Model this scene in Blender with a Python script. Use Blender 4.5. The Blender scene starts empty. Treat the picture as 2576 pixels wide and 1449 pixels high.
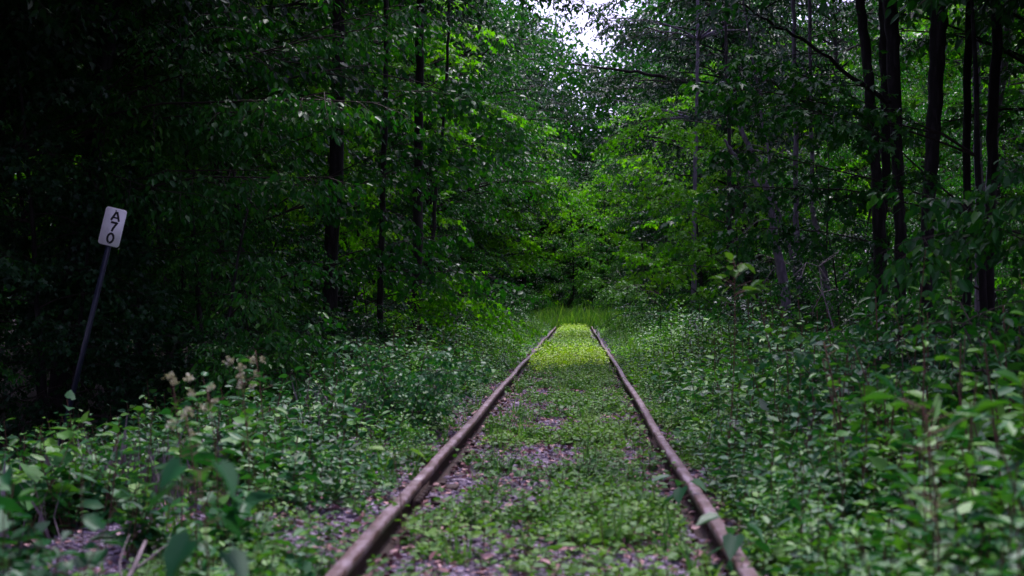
import bpy, math, random
import numpy as np
R = math.radians
C = bpy.context.scene.collection
sc = bpy.context.scene
rng = np.random.default_rng(7)
random.seed(7)

# ------------------------------------------------------------------ camera, sky, sun
CAMX, CAMZ = 0.13, 1.12
LENS = 50.0
F = 1024 * LENS / 36.0
VPX, VPY = 1451.0, 763.0            # vanishing point of the track, in 2576-wide picture units
cam = bpy.data.cameras.new('camera'); co = bpy.data.objects.new('camera', cam); C.objects.link(co)
cam.lens = LENS; cam.sensor_width = 36; cam.clip_end = 2000; cam.clip_start = 0.05
co.location = (CAMX, 0, CAMZ)
YAW = math.atan((VPX / 2.5156 - 512) / F); PITCH = math.atan((VPY / 2.5156 - 288) / F)
co.rotation_euler = (math.pi / 2 + PITCH, 0, YAW)
cam.dof.use_dof = True; cam.dof.focus_distance = 24; cam.dof.aperture_fstop = 2.8; cam.dof.aperture_blades = 9
sc.camera = co

w = bpy.data.worlds.new("World"); sc.world = w; w.use_nodes = True
nt = w.node_tree; nt.nodes.clear()
SUN_EL, SUN_AZ = 64, 8             # high, ahead of the camera
sky = nt.nodes.new('ShaderNodeTexSky'); sky.sky_type = 'NISHITA'; sky.sun_disc = False
sky.sun_elevation = R(SUN_EL); sky.sun_rotation = R(SUN_AZ); sky.dust_density = 3.0
hs = nt.nodes.new('ShaderNodeHueSaturation'); hs.inputs['Saturation'].default_value = 0.35
cm = nt.nodes.new('ShaderNodeMix'); cm.data_type = 'RGBA'; cm.blend_type = 'MULTIPLY'; cm.inputs[0].default_value = 1
cm.inputs[7].default_value = (0.92, 0.82, 1.28, 1)      # pale overcast, faintly violet
bg = nt.nodes.new('ShaderNodeBackground'); bg.inputs[1].default_value = 0.15
wo = nt.nodes.new('ShaderNodeOutputWorld')
nt.links.new(sky.outputs[0], hs.inputs['Color']); nt.links.new(hs.outputs[0], cm.inputs[6])
nt.links.new(cm.outputs[2], bg.inputs[0]); nt.links.new(bg.outputs[0], wo.inputs[0])
sl = bpy.data.lights.new('sun', 'SUN'); sl.energy = 1.5; sl.angle = R(10); sl.color = (1.0, 0.97, 0.90)
so = bpy.data.objects.new('sun', sl); C.objects.link(so)
so.rotation_euler = (R(90 - SUN_EL), 0, R(180 - SUN_AZ))
sc.view_settings.view_transform = 'Standard'; sc.view_settings.look = 'None'
sc.view_settings.gamma = 1; sc.view_settings.use_curve_mapping = False
sc.view_settings.exposure = 1.3
sc.cycles.max_bounces = 4; sc.cycles.diffuse_bounces = 2; sc.cycles.glossy_bounces = 1
sc.cycles.transmission_bounces = 2; sc.cycles.transparent_max_bounces = 4
sc.cycles.use_denoising = True

# ------------------------------------------------------------------ materials
def newmat(name):
    m = bpy.data.materials.new(name); m.use_nodes = True
    t = m.node_tree; t.nodes.clear()
    o = t.nodes.new('ShaderNodeOutputMaterial')
    return m, t, o
def N(t, k, **kw):
    n = t.nodes.new(k)
    for a, b in kw.items(): setattr(n, a, b)
    return n
def ramp(t, stops):
    r = N(t, 'ShaderNodeValToRGB'); e = r.color_ramp.elements
    while len(e) > 1: e.remove(e[-1])
    e[0].position = stops[0][0]; e[0].color = (*stops[0][1], 1)
    for p, c in stops[1:]:
        x = e.new(p); x.color = (*c, 1)
    return r
def leafmat(name, dark, mid, light, trans=0.38, rough=0.38, spec=0.5, tcol=(1.3, 1.75, 0.3)):
    m, t, o = newmat(name)
    at = N(t, 'ShaderNodeAttribute', attribute_name='tint')
    r = ramp(t, [(0.0, dark), (0.55, mid), (1.0, light)])
    t.links.new(at.outputs['Fac'], r.inputs[0])
    p = N(t, 'ShaderNodeBsdfPrincipled'); p.inputs['Roughness'].default_value = rough
    p.inputs['Specular IOR Level'].default_value = spec
    t.links.new(r.outputs[0], p.inputs['Base Color'])
    mu = N(t, 'ShaderNodeMix', data_type='RGBA', blend_type='MULTIPLY'); mu.inputs[0].default_value = 1
    mu.inputs[7].default_value = (*tcol, 1); t.links.new(r.outputs[0], mu.inputs[6])
    tr = N(t, 'ShaderNodeBsdfTranslucent'); t.links.new(mu.outputs[2], tr.inputs[0])
    mx = N(t, 'ShaderNodeMixShader'); mx.inputs[0].default_value = trans
    t.links.new(p.outputs[0], mx.inputs[1]); t.links.new(tr.outputs[0], mx.inputs[2])
    t.links.new(mx.outputs[0], o.inputs[0]); return m
def noisemat(name, stops, scale=8, detail=8, rough=0.8, stretch=(1, 1, 1), bump=0.3, bscale=None, tint=False, spec=0.3):
    m, t, o = newmat(name)
    tc = N(t, 'ShaderNodeTexCoord'); mp = N(t, 'ShaderNodeMapping'); mp.inputs['Scale'].default_value = stretch
    t.links.new(tc.outputs['Object'], mp.inputs[0])
    n = N(t, 'ShaderNodeTexNoise'); n.inputs['Scale'].default_value = scale; n.inputs['Detail'].default_value = detail
    n.inputs['Roughness'].default_value = 0.65
    t.links.new(mp.outputs[0], n.inputs[0])
    r = ramp(t, stops); t.links.new(n.outputs[0], r.inputs[0])
    p = N(t, 'ShaderNodeBsdfPrincipled'); p.inputs['Roughness'].default_value = rough
    p.inputs['Specular IOR Level'].default_value = spec
    if tint:
        at = N(t, 'ShaderNodeAttribute', attribute_name='tint')
        t.links.new(at.outputs['Fac'], r.inputs[0])
    t.links.new(r.outputs[0], p.inputs['Base Color'])
    if bump:
        n2 = N(t, 'ShaderNodeTexNoise'); n2.inputs['Scale'].default_value = bscale or scale * 3; n2.inputs['Detail'].default_value = 6
        t.links.new(mp.outputs[0], n2.inputs[0])
        b = N(t, 'ShaderNodeBump'); b.inputs['Strength'].default_value = bump; b.inputs['Distance'].default_value = 0.02
        t.links.new(n2.outputs[0], b.inputs['Height']); t.links.new(b.outputs[0], p.inputs['Normal'])
    t.links.new(p.outputs[0], o.inputs[0]); return m

M_leaf = leafmat('leaf_green', (0.006, 0.048, 0.009), (0.017, 0.108, 0.016), (0.065, 0.21, 0.014), spec=.26, rough=.42, trans=.32)
M_leaf_dk = leafmat('leaf_dark', (0.004, 0.024, 0.010), (0.009, 0.048, 0.017), (0.022, 0.085, 0.020), trans=0.26, spec=.30, rough=.42)
M_leaf_br = leafmat('leaf_bright', (0.04, 0.17, 0.006), (0.095, 0.28, 0.008), (0.20, 0.38, 0.010), trans=0.5, spec=.25)  # brighter leaf colour, also puts a lit look into far trees and weeds
M_herb = leafmat('leaf_herb', (0.007, 0.045, 0.019), (0.022, 0.125, 0.038), (0.12, 0.29, 0.035), trans=0.20, rough=0.48, spec=.28)
M_creep = leafmat('leaf_creeper', (0.030, 0.10, 0.028), (0.070, 0.17, 0.045), (0.15, 0.28, 0.05), trans=0.25, rough=0.55, spec=.2)
M_patch = leafmat('leaf_patch', (0.05, 0.15, 0.012), (0.18, 0.35, 0.012), (0.42, 0.58, 0.02), trans=0.3, rough=0.5)  # yellow green weeds, colour pushed brighter to stand for the sunlit patch
M_grass = leafmat('grass_blade', (0.025, 0.10, 0.025), (0.07, 0.19, 0.035), (0.20, 0.32, 0.07), trans=0.3, rough=0.5)
M_flower = leafmat('seed_heads', (0.30, 0.30, 0.16), (0.48, 0.47, 0.30), (0.7, 0.66, 0.52), trans=0.2, rough=0.8, tcol=(1, 1, .8))
M_litter = noisemat('dead_leaves', [(0, (0.06, 0.020, 0.026)), (.5, (0.21, 0.09, 0.10)), (1, (0.50, 0.30, 0.30))], rough=0.7, bump=0, tint=True)
M_bark = noisemat('bark_dark', [(0.3, (0.006, 0.005, 0.005)), (0.52, (0.017, 0.013, 0.014)), (0.70, (0.055, 0.048, 0.050))], 9, 8, 0.9, (1, 1, .18), 0.9, 16)
M_bark_g = noisemat('bark_grey', [(0.3, (0.07, 0.055, 0.075)), (0.55, (0.19, 0.155, 0.21)), (0.75, (0.38, 0.33, 0.42))], 12, 8, 0.85, (1, 1, .3), 0.9, 24)
M_twig = noisemat('twig', [(0.3, (0.018, 0.012, 0.012)), (0.7, (0.05, 0.035, 0.032))], 20, 4, 0.8, bump=0)
M_deadtwig = noisemat('dead_twig', [(0.3, (0.09, 0.07, 0.08)), (0.7, (0.25, 0.20, 0.23))], 20, 4, 0.8, bump=0)
M_stem = noisemat('stem', [(0.3, (0.07, 0.045, 0.025)), (0.7, (0.14, 0.06, 0.045))], 20, 4, 0.7, bump=0)
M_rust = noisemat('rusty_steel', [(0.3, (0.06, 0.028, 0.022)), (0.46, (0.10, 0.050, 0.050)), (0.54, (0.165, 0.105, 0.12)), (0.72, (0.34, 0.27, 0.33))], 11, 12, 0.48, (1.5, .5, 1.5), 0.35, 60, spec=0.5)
M_rustd = noisemat('rusty_fittings_web_shade', [(0.3, (0.022, 0.012, 0.012)), (0.7, (0.075, 0.042, 0.040))], 30, 6, 0.75, bump=0.4)
M_wood = noisemat('weathered_wood', [(0.3, (0.035, 0.026, 0.028)), (0.6, (0.085, 0.066, 0.07)), (0.8, (0.16, 0.13, 0.14))], 14, 8, 0.9, (.12, 1, 1), 0.8, 20)
M_stone = noisemat('ballast_stone', [(0, (0.045, 0.030, 0.050)), (.5, (0.155, 0.115, 0.18)), (1, (0.46, 0.37, 0.50))], rough=0.75, bump=0, tint=True)
M_post = noisemat('painted_post', [(0.3, (0.008, 0.010, 0.024)), (0.7, (0.018, 0.023, 0.050))], 12, 6, 0.45, (1, 1, .2), 0.2, spec=0.5)
M_plate = noisemat('white_sign_face', [(0.30, (0.70, 0.66, 0.74)), (0.42, (0.88, 0.86, 0.90)), (0.6, (0.93, 0.92, 0.95))], 14, 10, 0.35, bump=0.05, spec=.6)
M_black = noisemat('black_lettering', [(0, (0.008, 0.008, 0.010)), (1, (0.015, 0.014, 0.018))], 8, 2, 0.5, bump=0)
M_bolt = noisemat('zinc_bolt', [(0, (0.2, 0.2, 0.22)), (1, (0.35, 0.35, 0.38))], 8, 2, 0.4, bump=0)

# ground material: purple grey ballast under the track, dark litter in the wood
def groundmat():
    m, t, o = newmat('forest_floor')
    tc = N(t, 'ShaderNodeTexCoord'); sp = N(t, 'ShaderNodeSeparateXYZ'); t.links.new(tc.outputs['Object'], sp.inputs[0])
    ab = N(t, 'ShaderNodeMath', operation='ABSOLUTE'); of = N(t, 'ShaderNodeMath', operation='ADD'); of.inputs[1].default_value = .35; t.links.new(sp.outputs[0], of.inputs[0]); t.links.new(of.outputs[0], ab.inputs[0])
    n0 = N(t, 'ShaderNodeTexNoise'); n0.inputs['Scale'].default_value = 1.3; t.links.new(tc.outputs['Object'], n0.inputs[0])
    ad = N(t, 'ShaderNodeMath', operation='MULTIPLY_ADD'); ad.inputs[1].default_value = -2.2
    t.links.new(n0.outputs[0], ad.inputs[0]); t.links.new(ab.outputs[0], ad.inputs[2])
    mr = N(t, 'ShaderNodeMapRange'); mr.inputs[1].default_value = 0.9; mr.inputs[2].default_value = 1.7
    t.links.new(ad.outputs[0], mr.inputs[0])
    v = N(t, 'ShaderNodeTexVoronoi'); v.inputs['Scale'].default_value = 34; t.links.new(tc.outputs['Object'], v.inputs[0])
    sv = N(t, 'ShaderNodeSeparateColor'); t.links.new(v.outputs['Color'], sv.inputs[0])
    r1 = ramp(t, [(0, (0.045, 0.032, 0.05)), (.5, (0.13, 0.095, 0.15)), (1, (0.30, 0.23, 0.32))]); t.links.new(sv.outputs[0], r1.inputs[0])
    n = N(t, 'ShaderNodeTexNoise'); n.inputs['Scale'].default_value = 25; n.inputs['Detail'].default_value = 10; t.links.new(tc.outputs['Object'], n.inputs[0])
    r2 = ramp(t, [(.3, (0.018, 0.012, 0.010)), (.55, (0.05, 0.034, 0.028)), (.75, (0.11, 0.07, 0.06))]); t.links.new(n.outputs[0], r2.inputs[0])
    mx = N(t, 'ShaderNodeMix', data_type='RGBA'); t.links.new(mr.outputs[0], mx.inputs[0])
    t.links.new(r1.outputs[0], mx.inputs[6]); t.links.new(r2.outputs[0], mx.inputs[7])
    p = N(t, 'ShaderNodeBsdfPrincipled'); p.inputs['Roughness'].default_value = 0.9
    t.links.new(mx.outputs[2], p.inputs['Base Color'])
    b = N(t, 'ShaderNodeBump'); b.inputs['Strength'].default_value = 0.8; b.inputs['Distance'].default_value = 0.03
    t.links.new(v.outputs[0], b.inputs['Height']); t.links.new(b.outputs[0], p.inputs['Normal'])
    t.links.new(p.outputs[0], o.inputs[0]); return m
M_ground = groundmat()

# ------------------------------------------------------------------ geometry helpers
def nrm(a): return a / (np.linalg.norm(a, axis=-1, keepdims=True) + 1e-9)
class Geo:
    """collects vertex blocks and polygon blocks of one mesh"""
    def __init__(s): s.v = []; s.f = []; s.t = []; s.n = 0
    def add(s, v, faces, tint=0.5, mat=0):
        v = np.asarray(v, float).reshape(-1, 3); faces = np.asarray(faces, np.int64)
        s.v.append(v); s.f.append((faces + s.n, mat))
        s.t.append(np.broadcast_to(np.asarray(tint, float), (len(v),)).copy()); s.n += len(v)
    def build(s, name, mats, parent=None, smooth=False, link=True):
        me = bpy.data.meshes.new(name); V = np.concatenate(s.v)
        me.vertices.add(len(V)); me.vertices.foreach_set('co', V.ravel().astype(np.float32))
        sizes = np.concatenate([np.full(len(f), f.shape[1]) for f, _ in s.f])
        loops = np.concatenate([f.ravel() for f, _ in s.f]); mi = np.concatenate([np.full(len(f), m) for f, m in s.f])
        me.loops.add(len(loops)); me.loops.foreach_set('vertex_index', loops.astype(np.int32))
        me.polygons.add(len(sizes)); me.polygons.foreach_set('loop_start', np.concatenate([[0], np.cumsum(sizes)[:-1]]).astype(np.int32))
        me.polygons.foreach_set('loop_total', sizes.astype(np.int32))
        me.polygons.foreach_set('material_index', mi.astype(np.int32))
        me.update(calc_edges=True)
        if smooth: me.polygons.foreach_set('use_smooth', np.ones(len(sizes), bool))
        a = me.attributes.new('tint', 'FLOAT', 'POINT'); a.data.foreach_set('value', np.concatenate(s.t).astype(np.float32))
        for m in (mats if isinstance(mats, (list, tuple)) else [mats]): me.materials.append(m)
        me.validate()
        o = bpy.data.objects.new(name, me)
        if link: C.objects.link(o)
        if parent: o.parent = parent
        return o
LT = {  # leaf templates: outline points, faces
 'ovate': (np.array([(0,0,0),(-.26,.30,.05),(-.20,.66,.03),(0,1,-.12),(.20,.66,.03),(.26,.30,.05)]), np.array([(0,3,2,1),(0,5,4,3)])),
 'round': (np.array([(0,0,0),(-.36,.22,.07),(-.34,.62,.05),(0,1,-.08),(.34,.62,.05),(.36,.22,.07)]), np.array([(0,3,2,1),(0,5,4,3)])),
 'heart': (np.array([(0,0,0),(-.22,-.14,.02),(-.44,.12,.08),(-.30,.55,.06),(0,1,-.16),(.30,.55,.06),(.44,.12,.08),(.22,-.14,.02)]), np.array([(0,4,3,2,1),(0,7,6,5,4)])),
 'maple': (np.array([(0,0,0),(-.34,-.04,-.03),(-.24,.20,.05),(-.52,.46,-.04),(-.16,.52,.05),(0,1,-.10),(.16,.52,.05),(.52,.46,-.04),(.24,.20,.05),(.34,-.04,-.03)]), np.array([(0,5,4,3,2,1),(0,9,8,7,6,5)])),
 'lance': (np.array([(0,0,0),(-.07,.30,.03),(-.065,.62,.02),(0,1,-.2),(.065,.62,.02),(.07,.30,.03)]), np.array([(0,3,2,1),(0,5,4,3)])),
 'blade': (np.array([(-.03,0,0),(.03,0,0),(.022,.5,.03),(-.022,.5,.03),(0,1,-.12),(0,1,-.12)]), np.array([(0,1,2,3),(3,2,4,5)])),
}
def add_leaves(G, P, D, Nn, S, tint, kind='ovate', mat=0, wob=0.25, rg=None):
    rg = rg or rng
    P = np.asarray(P, float).reshape(-1, 3); n = len(P)
    if n == 0: return
    D = nrm(np.asarray(D, float).reshape(-1, 3)); Nn = np.asarray(Nn, float).reshape(-1, 3)
    X = nrm(np.cross(D, Nn)); Z = np.cross(X, D)
    tv, tf = LT[kind]
    S = np.broadcast_to(np.asarray(S, float), (n,))
    wsc = 1 + wob * rg.uniform(-1, 1, n); zs = rg.uniform(.2, 2.0, n)
    V = P[:, None] + S[:, None, None] * (tv[None, :, 0:1] * X[:, None] * wsc[:, None, None] + tv[None, :, 1:2] * D[:, None] + tv[None, :, 2:3] * Z[:, None] * zs[:, None, None])
    k = len(tv); Fc = (tf[None] + (np.arange(n) * k)[:, None, None]).reshape(-1, tf.shape[1])
    G.add(V.reshape(-1, 3), Fc, np.repeat(np.broadcast_to(tint, (n,)), k), mat)
def add_tube(G, pts, rad, n=6, mat=0, tint=0.5, cap=True):
    pts = np.asarray(pts, float); k = len(pts)
    rad = np.broadcast_to(np.asarray(rad, float), (k,))
    T = nrm(np.gradient(pts, axis=0)); up = np.array([0, 0, 1.]) if abs(T[0, 2]) < .9 else np.array([0, 1., 0])
    A = nrm(np.cross(T, up)); B = np.cross(T, A)
    th = np.arange(n) * 2 * math.pi / n
    V = pts[:, None] + rad[:, None, None] * (np.cos(th)[None, :, None] * A[:, None] + np.sin(th)[None, :, None] * B[:, None])
    i = np.arange(n); j = (i + 1) % n
    Fc = np.concatenate([np.stack([r * n + i, r * n + j, (r + 1) * n + j, (r + 1) * n + i], 1) for r in range(k - 1)])
    G.add(V.reshape(-1, 3), Fc, tint, mat)
    if cap and n > 3:
        G.f.append((np.array([[(k - 1) * n + q for q in range(n)]]) + G.n - k * n, mat))
def add_box(G, lo, hi, mat=0, tint=.5):
    x0, y0, z0 = lo; x1, y1, z1 = hi
    v = [(x0,y0,z0),(x1,y0,z0),(x1,y1,z0),(x0,y1,z0),(x0,y0,z1),(x1,y0,z1),(x1,y1,z1),(x0,y1,z1)]
    G.add(v, [(0,3,2,1),(4,5,6,7),(0,1,5,4),(1,2,6,5),(2,3,7,6),(3,0,4,7)], tint, mat)
def rnd_path(p0, d, L, k=6, droop=0.0, wob=0.08, rg=None):
    rg = rg or rng
    d = nrm(np.asarray(d, float)); pts = [np.asarray(p0, float)]; st = L / (k - 1)
    for i in range(k - 1):
        d = nrm(d + rg.normal(0, wob, 3) + np.array([0, 0, -droop / (k - 1)])); pts.append(pts[-1] + d * st)
    return np.array(pts)
def leafy_branch(G, p0, d, L, r, ntw, ltw, ls, droop=.4, kind='ovate', lm=0, wm=1, sp=None, tb=.5, rg=None, tips=0.25, flat=.25, sag=.35):
    """a limb with side twigs in a roughly level spray, leaves alternate along every twig"""
    rg = rg or rng
    path = rnd_path(p0, d, L, 6, droop, .07, rg); add_tube(G, path, np.linspace(r, r * .25, 6), 4, wm, cap=False)
    P, D, Nn, S, T = [], [], [], [], []
    sp = sp or ls * .55
    for i in range(ntw):
        t = tips + (1 - tips) * (i + rg.uniform(0, .8)) / ntw; t = min(t, .999)
        u = t * 5; a = int(u); b = path[a] + (path[a + 1] - path[a]) * (u - a); fw = nrm(path[a + 1] - path[a])
        side = nrm(np.cross(fw, (0, 0, 1))) * (1 if i % 2 else -1)
        td = nrm(fw * rg.uniform(.4, .9) + side * rg.uniform(.6, 1) + np.array([0, 0, rg.normal(0, flat)]))
        tl = ltw * (1.25 - t * .7) * rg.uniform(.6, 1.2)
        tp = rnd_path(b, td, tl, 3, droop * .8, .08, rg); add_tube(G, tp, [r * .28, r * .2, r * .1], 3, wm, cap=False)
        nl = max(3, int(tl / sp)); tt = (np.arange(nl) + rg.uniform(.2, .8, nl)) / nl * 1.99
        ai = np.minimum(tt.astype(int), 1); pp = tp[ai] + (tp[ai + 1] - tp[ai]) * (tt - ai)[:, None]
        tw = nrm(tp[2] - tp[0]); sd = nrm(np.cross(tw, (0, 0, 1)))
        sg = np.where(np.arange(nl) % 2, 1, -1)[:, None]
        dd = tw * .55 + sd * sg * .8 + rg.normal(0, .25, (nl, 3)); dd[:, 2] -= rg.uniform(0, sag * 3.4, nl); dd[-1] = tw + (0, 0, -sag)
        P.append(pp); D.append(dd); Nn.append(np.array([0, 0, 1.]) + rg.normal(0, .5, (nl, 3)))
        S.append(ls * rg.uniform(.55, 1.2, nl)); T.append(np.clip(tb + rg.normal(0, .07) + rg.normal(0, .14, nl), 0, 1))
    add_leaves(G, np.concatenate(P), np.concatenate(D), np.concatenate(Nn), np.concatenate(S), np.concatenate(T), kind, lm, rg=rg)
def bough(G, p0, d, L, r, ls, droop=.4, kind='ovate', rg=None, tb=.5, nsec=None, sag=.35, start=.2, lsec=.8):
    """a limb that forks into secondary sprays"""
    rg = rg or rng; path = rnd_path(p0, d, L, 7, droop, .09, rg); add_tube(G, path, np.linspace(r, r * .2, 7), 5, 1, cap=False)
    nsec = nsec or max(4, int(L * 3.0))
    for i in range(nsec):
        t = start + (1 - start) * (i + rg.uniform(.2, .9)) / nsec; u = min(t, .995) * 6; a = int(u); b = path[a] + (path[a + 1] - path[a]) * (u - a); fw = nrm(path[a + 1] - path[a])
        sd = nrm(np.cross(fw, (0, 0, 1))) * (1 if i % 2 else -1); dd = fw * rg.uniform(.5, 1.1) + sd * rg.uniform(.3, 1) + np.array([0, 0, rg.normal(-.05, .3)])
        leafy_branch(G, b, dd, lsec * rg.uniform(.35, 1.45) * (1.2 - .5 * t), r * .3, 7, .36, ls, rg.uniform(.3, .9), kind, 0, 1, tb=tb + rg.normal(0, .09), rg=rg, tips=.15, flat=.35, sag=sag)
    leafy_branch(G, path[-2], path[-1] - path[-2], lsec, r * .25, 7, .34, ls, .6, kind, 0, 1, tb=tb, rg=rg, tips=.1, sag=sag)
def W(u, v, d):
    """world point seen at (u, v) of the 2576-wide photograph, d metres down the track"""
    a, b = (u / 2.5156 - 512) / F, (288 - v / 2.5156) / F
    cp, sp_, cy, sy = math.cos(PITCH), math.sin(PITCH), math.cos(YAW), math.sin(YAW)
    fy, fz = cp - b * sp_, sp_ + b * cp; rx, ry = a * cy - fy * sy, a * sy + fy * cy
    return np.array([CAMX + rx / ry * d, d, CAMZ + fz / ry * d])
def gz(x, y):
    x = np.asarray(x, float); y = np.asarray(y, float); a = np.abs(x)
    z = -0.06 * np.clip((a - 1.3) / .5, 0, 1) - np.where(x < 0, .72, .5) * np.clip((a - 1.9) / 2.4, 0, 1) ** 1.3 + .9 * np.clip((a - 9) / 25, 0, 1)
    z += .05 * np.sin(x * 1.7 + y * .9) * np.clip(a - 1.6, 0, 1) + .07 * np.sin(x * .6 - y * .43 + 1) * np.clip(a - 1.6, 0, 1)
    z += .010 * np.sin(x * 7 + y * 3.1) * np.sin(y * 5.3 - x * 2)
    return z
def tag(o, label=None, cat=None, group=None, kind=None):
    if label: o['label'] = label
    if cat: o['category'] = cat
    if group: o['group'] = group
    if kind: o['kind'] = kind
    return o
def thing(name, loc, label, cat, group=None, rz=0):
    o = bpy.data.objects.new(name, None); o.empty_display_size = .2; C.objects.link(o)
    o.location = loc; o.rotation_euler = (0, 0, rz)
    return tag(o, label, cat, group)
def copy_tree(o, loc, rz, scl, label, group, parent=None):
    c = o.copy(); C.objects.link(c); c.location = loc; c.rotation_euler = (0, 0, rz); c.scale = (scl,) * 3
    c['label'] = label
    if group: c['group'] = group
    elif 'group' in c: del c['group']
    for ch in list(o.children):
        k = ch.copy(); C.objects.link(k); k.parent = c
    return c

# ------------------------------------------------------------------ ground
def make_ground():
    xs = np.unique(np.concatenate([np.linspace(-2.4, 2.4, 61), np.linspace(-12, 12, 81), np.linspace(-70, 70, 71), np.array([-400., 400])]))
    ys = np.unique(np.concatenate([np.linspace(2, 30, 180), np.linspace(-30, 140, 171), np.array([-400., 700])]))
    X, Y = np.meshgrid(xs, ys); Z = gz(np.clip(X, -40, 40), np.clip(Y, -60, 160)); nx = len(xs); ny = len(ys)
    i, j = np.meshgrid(np.arange(nx - 1), np.arange(ny - 1)); a = (j * nx + i).ravel()
    G = Geo(); G.add(np.stack([X, Y, Z], -1).reshape(-1, 3), np.stack([a, a + 1, a + nx + 1, a + nx], 1))
    tag(G.build('ground', M_ground, smooth=True), 'forest floor of purple grey ballast and dark leaf litter under the weeds', 'ground', kind='structure')
make_ground()

# ------------------------------------------------------------------ track
GA = 0.755
RT = 0.145                                  # top of the rail above the ballast
def rail_axis(side, y, joints):
    s = side; lat = .008 * np.sin(y * .31 + s) + .006 * np.sin(y * .83 + 2 * s); ver = .008 * np.sin(y * .45 + s * 2)
    for q in joints: ver = ver - .022 * np.exp(-((y - q) / 1.1) ** 2); lat = lat + .012 * s * np.exp(-np.abs(y - q) / .9)
    return s * GA + lat, ver
PROF = np.array([(-.070,-.145),(.070,-.145),(.070,-.133),(.016,-.118),(.010,-.105),(.010,-.050),(.031,-.036),(.031,-.009),(.024,0),(-.024,0),(-.031,-.009),(-.031,-.036),(-.010,-.050),(-.010,-.105),(-.016,-.118),(-.070,-.133)])
def make_rail(side, joints, label):
    t = thing('rail', (side * GA, 0, 0), label, 'rail', 'rails of the overgrown track')
    cuts = [1.5] + joints + [78]
    for a, b in zip(cuts[:-1], cuts[1:]):
        y = np.arange(a + .004, b - .003, .2); y = np.append(y, b - .004)
        cx, cz = rail_axis(side, y, joints); n = len(PROF)
        V = np.stack([cx[:, None] + PROF[None, :, 0] - side * GA, np.repeat(y[:, None], n, 1), RT + cz[:, None] + PROF[None, :, 1]], -1)
        i = np.arange(n); j = (i + 1) % n
        Fc = np.concatenate([np.stack([r * n + j, r * n + i, (r + 1) * n + i, (r + 1) * n + j], 1) for r in range(len(y) - 1)])
        hd = np.isin(np.arange(len(Fc)) % n, (6, 7, 8, 9, 10)); G = Geo(); G.add(V.reshape(-1, 3), Fc[hd]); G.f.append((Fc[~hd], 1)); G.f.append((np.array([list(range(n))]), 0)); G.f.append((np.array([list(range(n))[::-1]]) + (len(y) - 1) * n, 0))  # darker rust on web and foot, their shade partly in the colour
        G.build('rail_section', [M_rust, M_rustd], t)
    for q in joints:
        if q > 40: continue
        cx, cz = rail_axis(side, np.array([q]), joints); cx = cx[0] - side * GA; z = RT + cz[0]
        for sg in (-1, 1):
            G = Geo(); lo, hi = sorted((cx + sg * .011, cx + sg * .034)); add_box(G, (lo, q - .38, z - .112), (hi, q + .38, z - .046))
            jb = G.build('joint_bar', M_rustd, t)
            for by in (-.28, -.17, -.06, .06, .17, .28):
                G = Geo(); x = cx + sg * .036; add_tube(G, [(cx + sg * .030, q + by, z - .078), (cx + sg * .058, q + by, z - .078)], .016, 6)
                G.build('bolt', M_rustd, jb)
    return t
make_rail(-1, [7.9, 19.8, 31.7, 43.6, 55.5], 'left rusty brown rail with its joint kinked near the camera, beside the milepost side')
make_rail(1, [10.8, 22.7, 34.6, 46.5, 58.4], 'right rusty brown rail with big vine leaves over it, nearer the tall trunks')

def make_ties():
    G = Geo(); add_box(G, (-1.28, -.11, -.16), (1.28, .11, -.008))
    v = G.v[0]; tie = None
    y0 = 4.2; first = None
    for k in range(46):
        y = y0 + k * .62 + random.uniform(-.04, .04)
        if first is None:
            t = thing('railway_sleeper', (0, y, 0), 'weathered wooden sleeper sunk in the ballast under both rails', 'sleeper', 'sleepers under the rails')
            # worn plank with cracked uneven top
            g = Geo(); n = 27; xs = np.linspace(-1.28, 1.28, n); prof = [(-.11,-.16),(-.112,-.02),(-.09,-.004),(-.03,.002),(.02,-.003),(.09,0),(.112,-.022),(.11,-.16)]
            V = np.array([[(x, py + rng.normal(0, .003), pz + rng.normal(0, .0035)) for py, pz in prof] for x in xs]); m = len(prof)
            i = np.arange(m); j = (i + 1) % m
            Fc = np.concatenate([np.stack([r * m + i, r * m + j, (r + 1) * m + j, (r + 1) * m + i], 1) for r in range(n - 1)])
            g.add(V.reshape(-1, 3), Fc); g.f.append((np.array([list(range(m))[::-1]]), 0)); g.f.append((np.array([list(range(m))]) + (n - 1) * m, 0))
            g.build('plank', M_wood, t)
            for s in (-1, 1):
                for q in (-1, 1):
                    lo, hi = sorted((s * GA + q * .078, s * GA + q * .17)); p = Geo(); add_box(p, (lo, -.09, .0035), (hi, .09, .018)); p.build('tie_plate', M_rustd, t)
                    c = s * GA + q * .084; p = Geo()
                    V = [(c + a * w_, -.038 + b * h_, z) for z, w_, h_ in ((.0185, .011, .010), (.036, .011, .010), (.037, .021, .017), (.046, .016, .012)) for a, b in ((-1, -1), (1, -1), (1, 1), (-1, 1))]
                    p.add(V, [(0, 3, 2, 1), (12, 13, 14, 15)] + [(k * 4 + e, k * 4 + (e + 1) % 4, k * 4 + 4 + (e + 1) % 4, k * 4 + 4 + e) for k in range(3) for e in range(4)])
                    p.build('spike', M_rustd, t)
            first = t
        else:
            copy_tree(first, (0, y, random.uniform(-.01, .004)), random.uniform(-.012, .012), 1, first['label'], first['group'])
make_ties()

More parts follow.
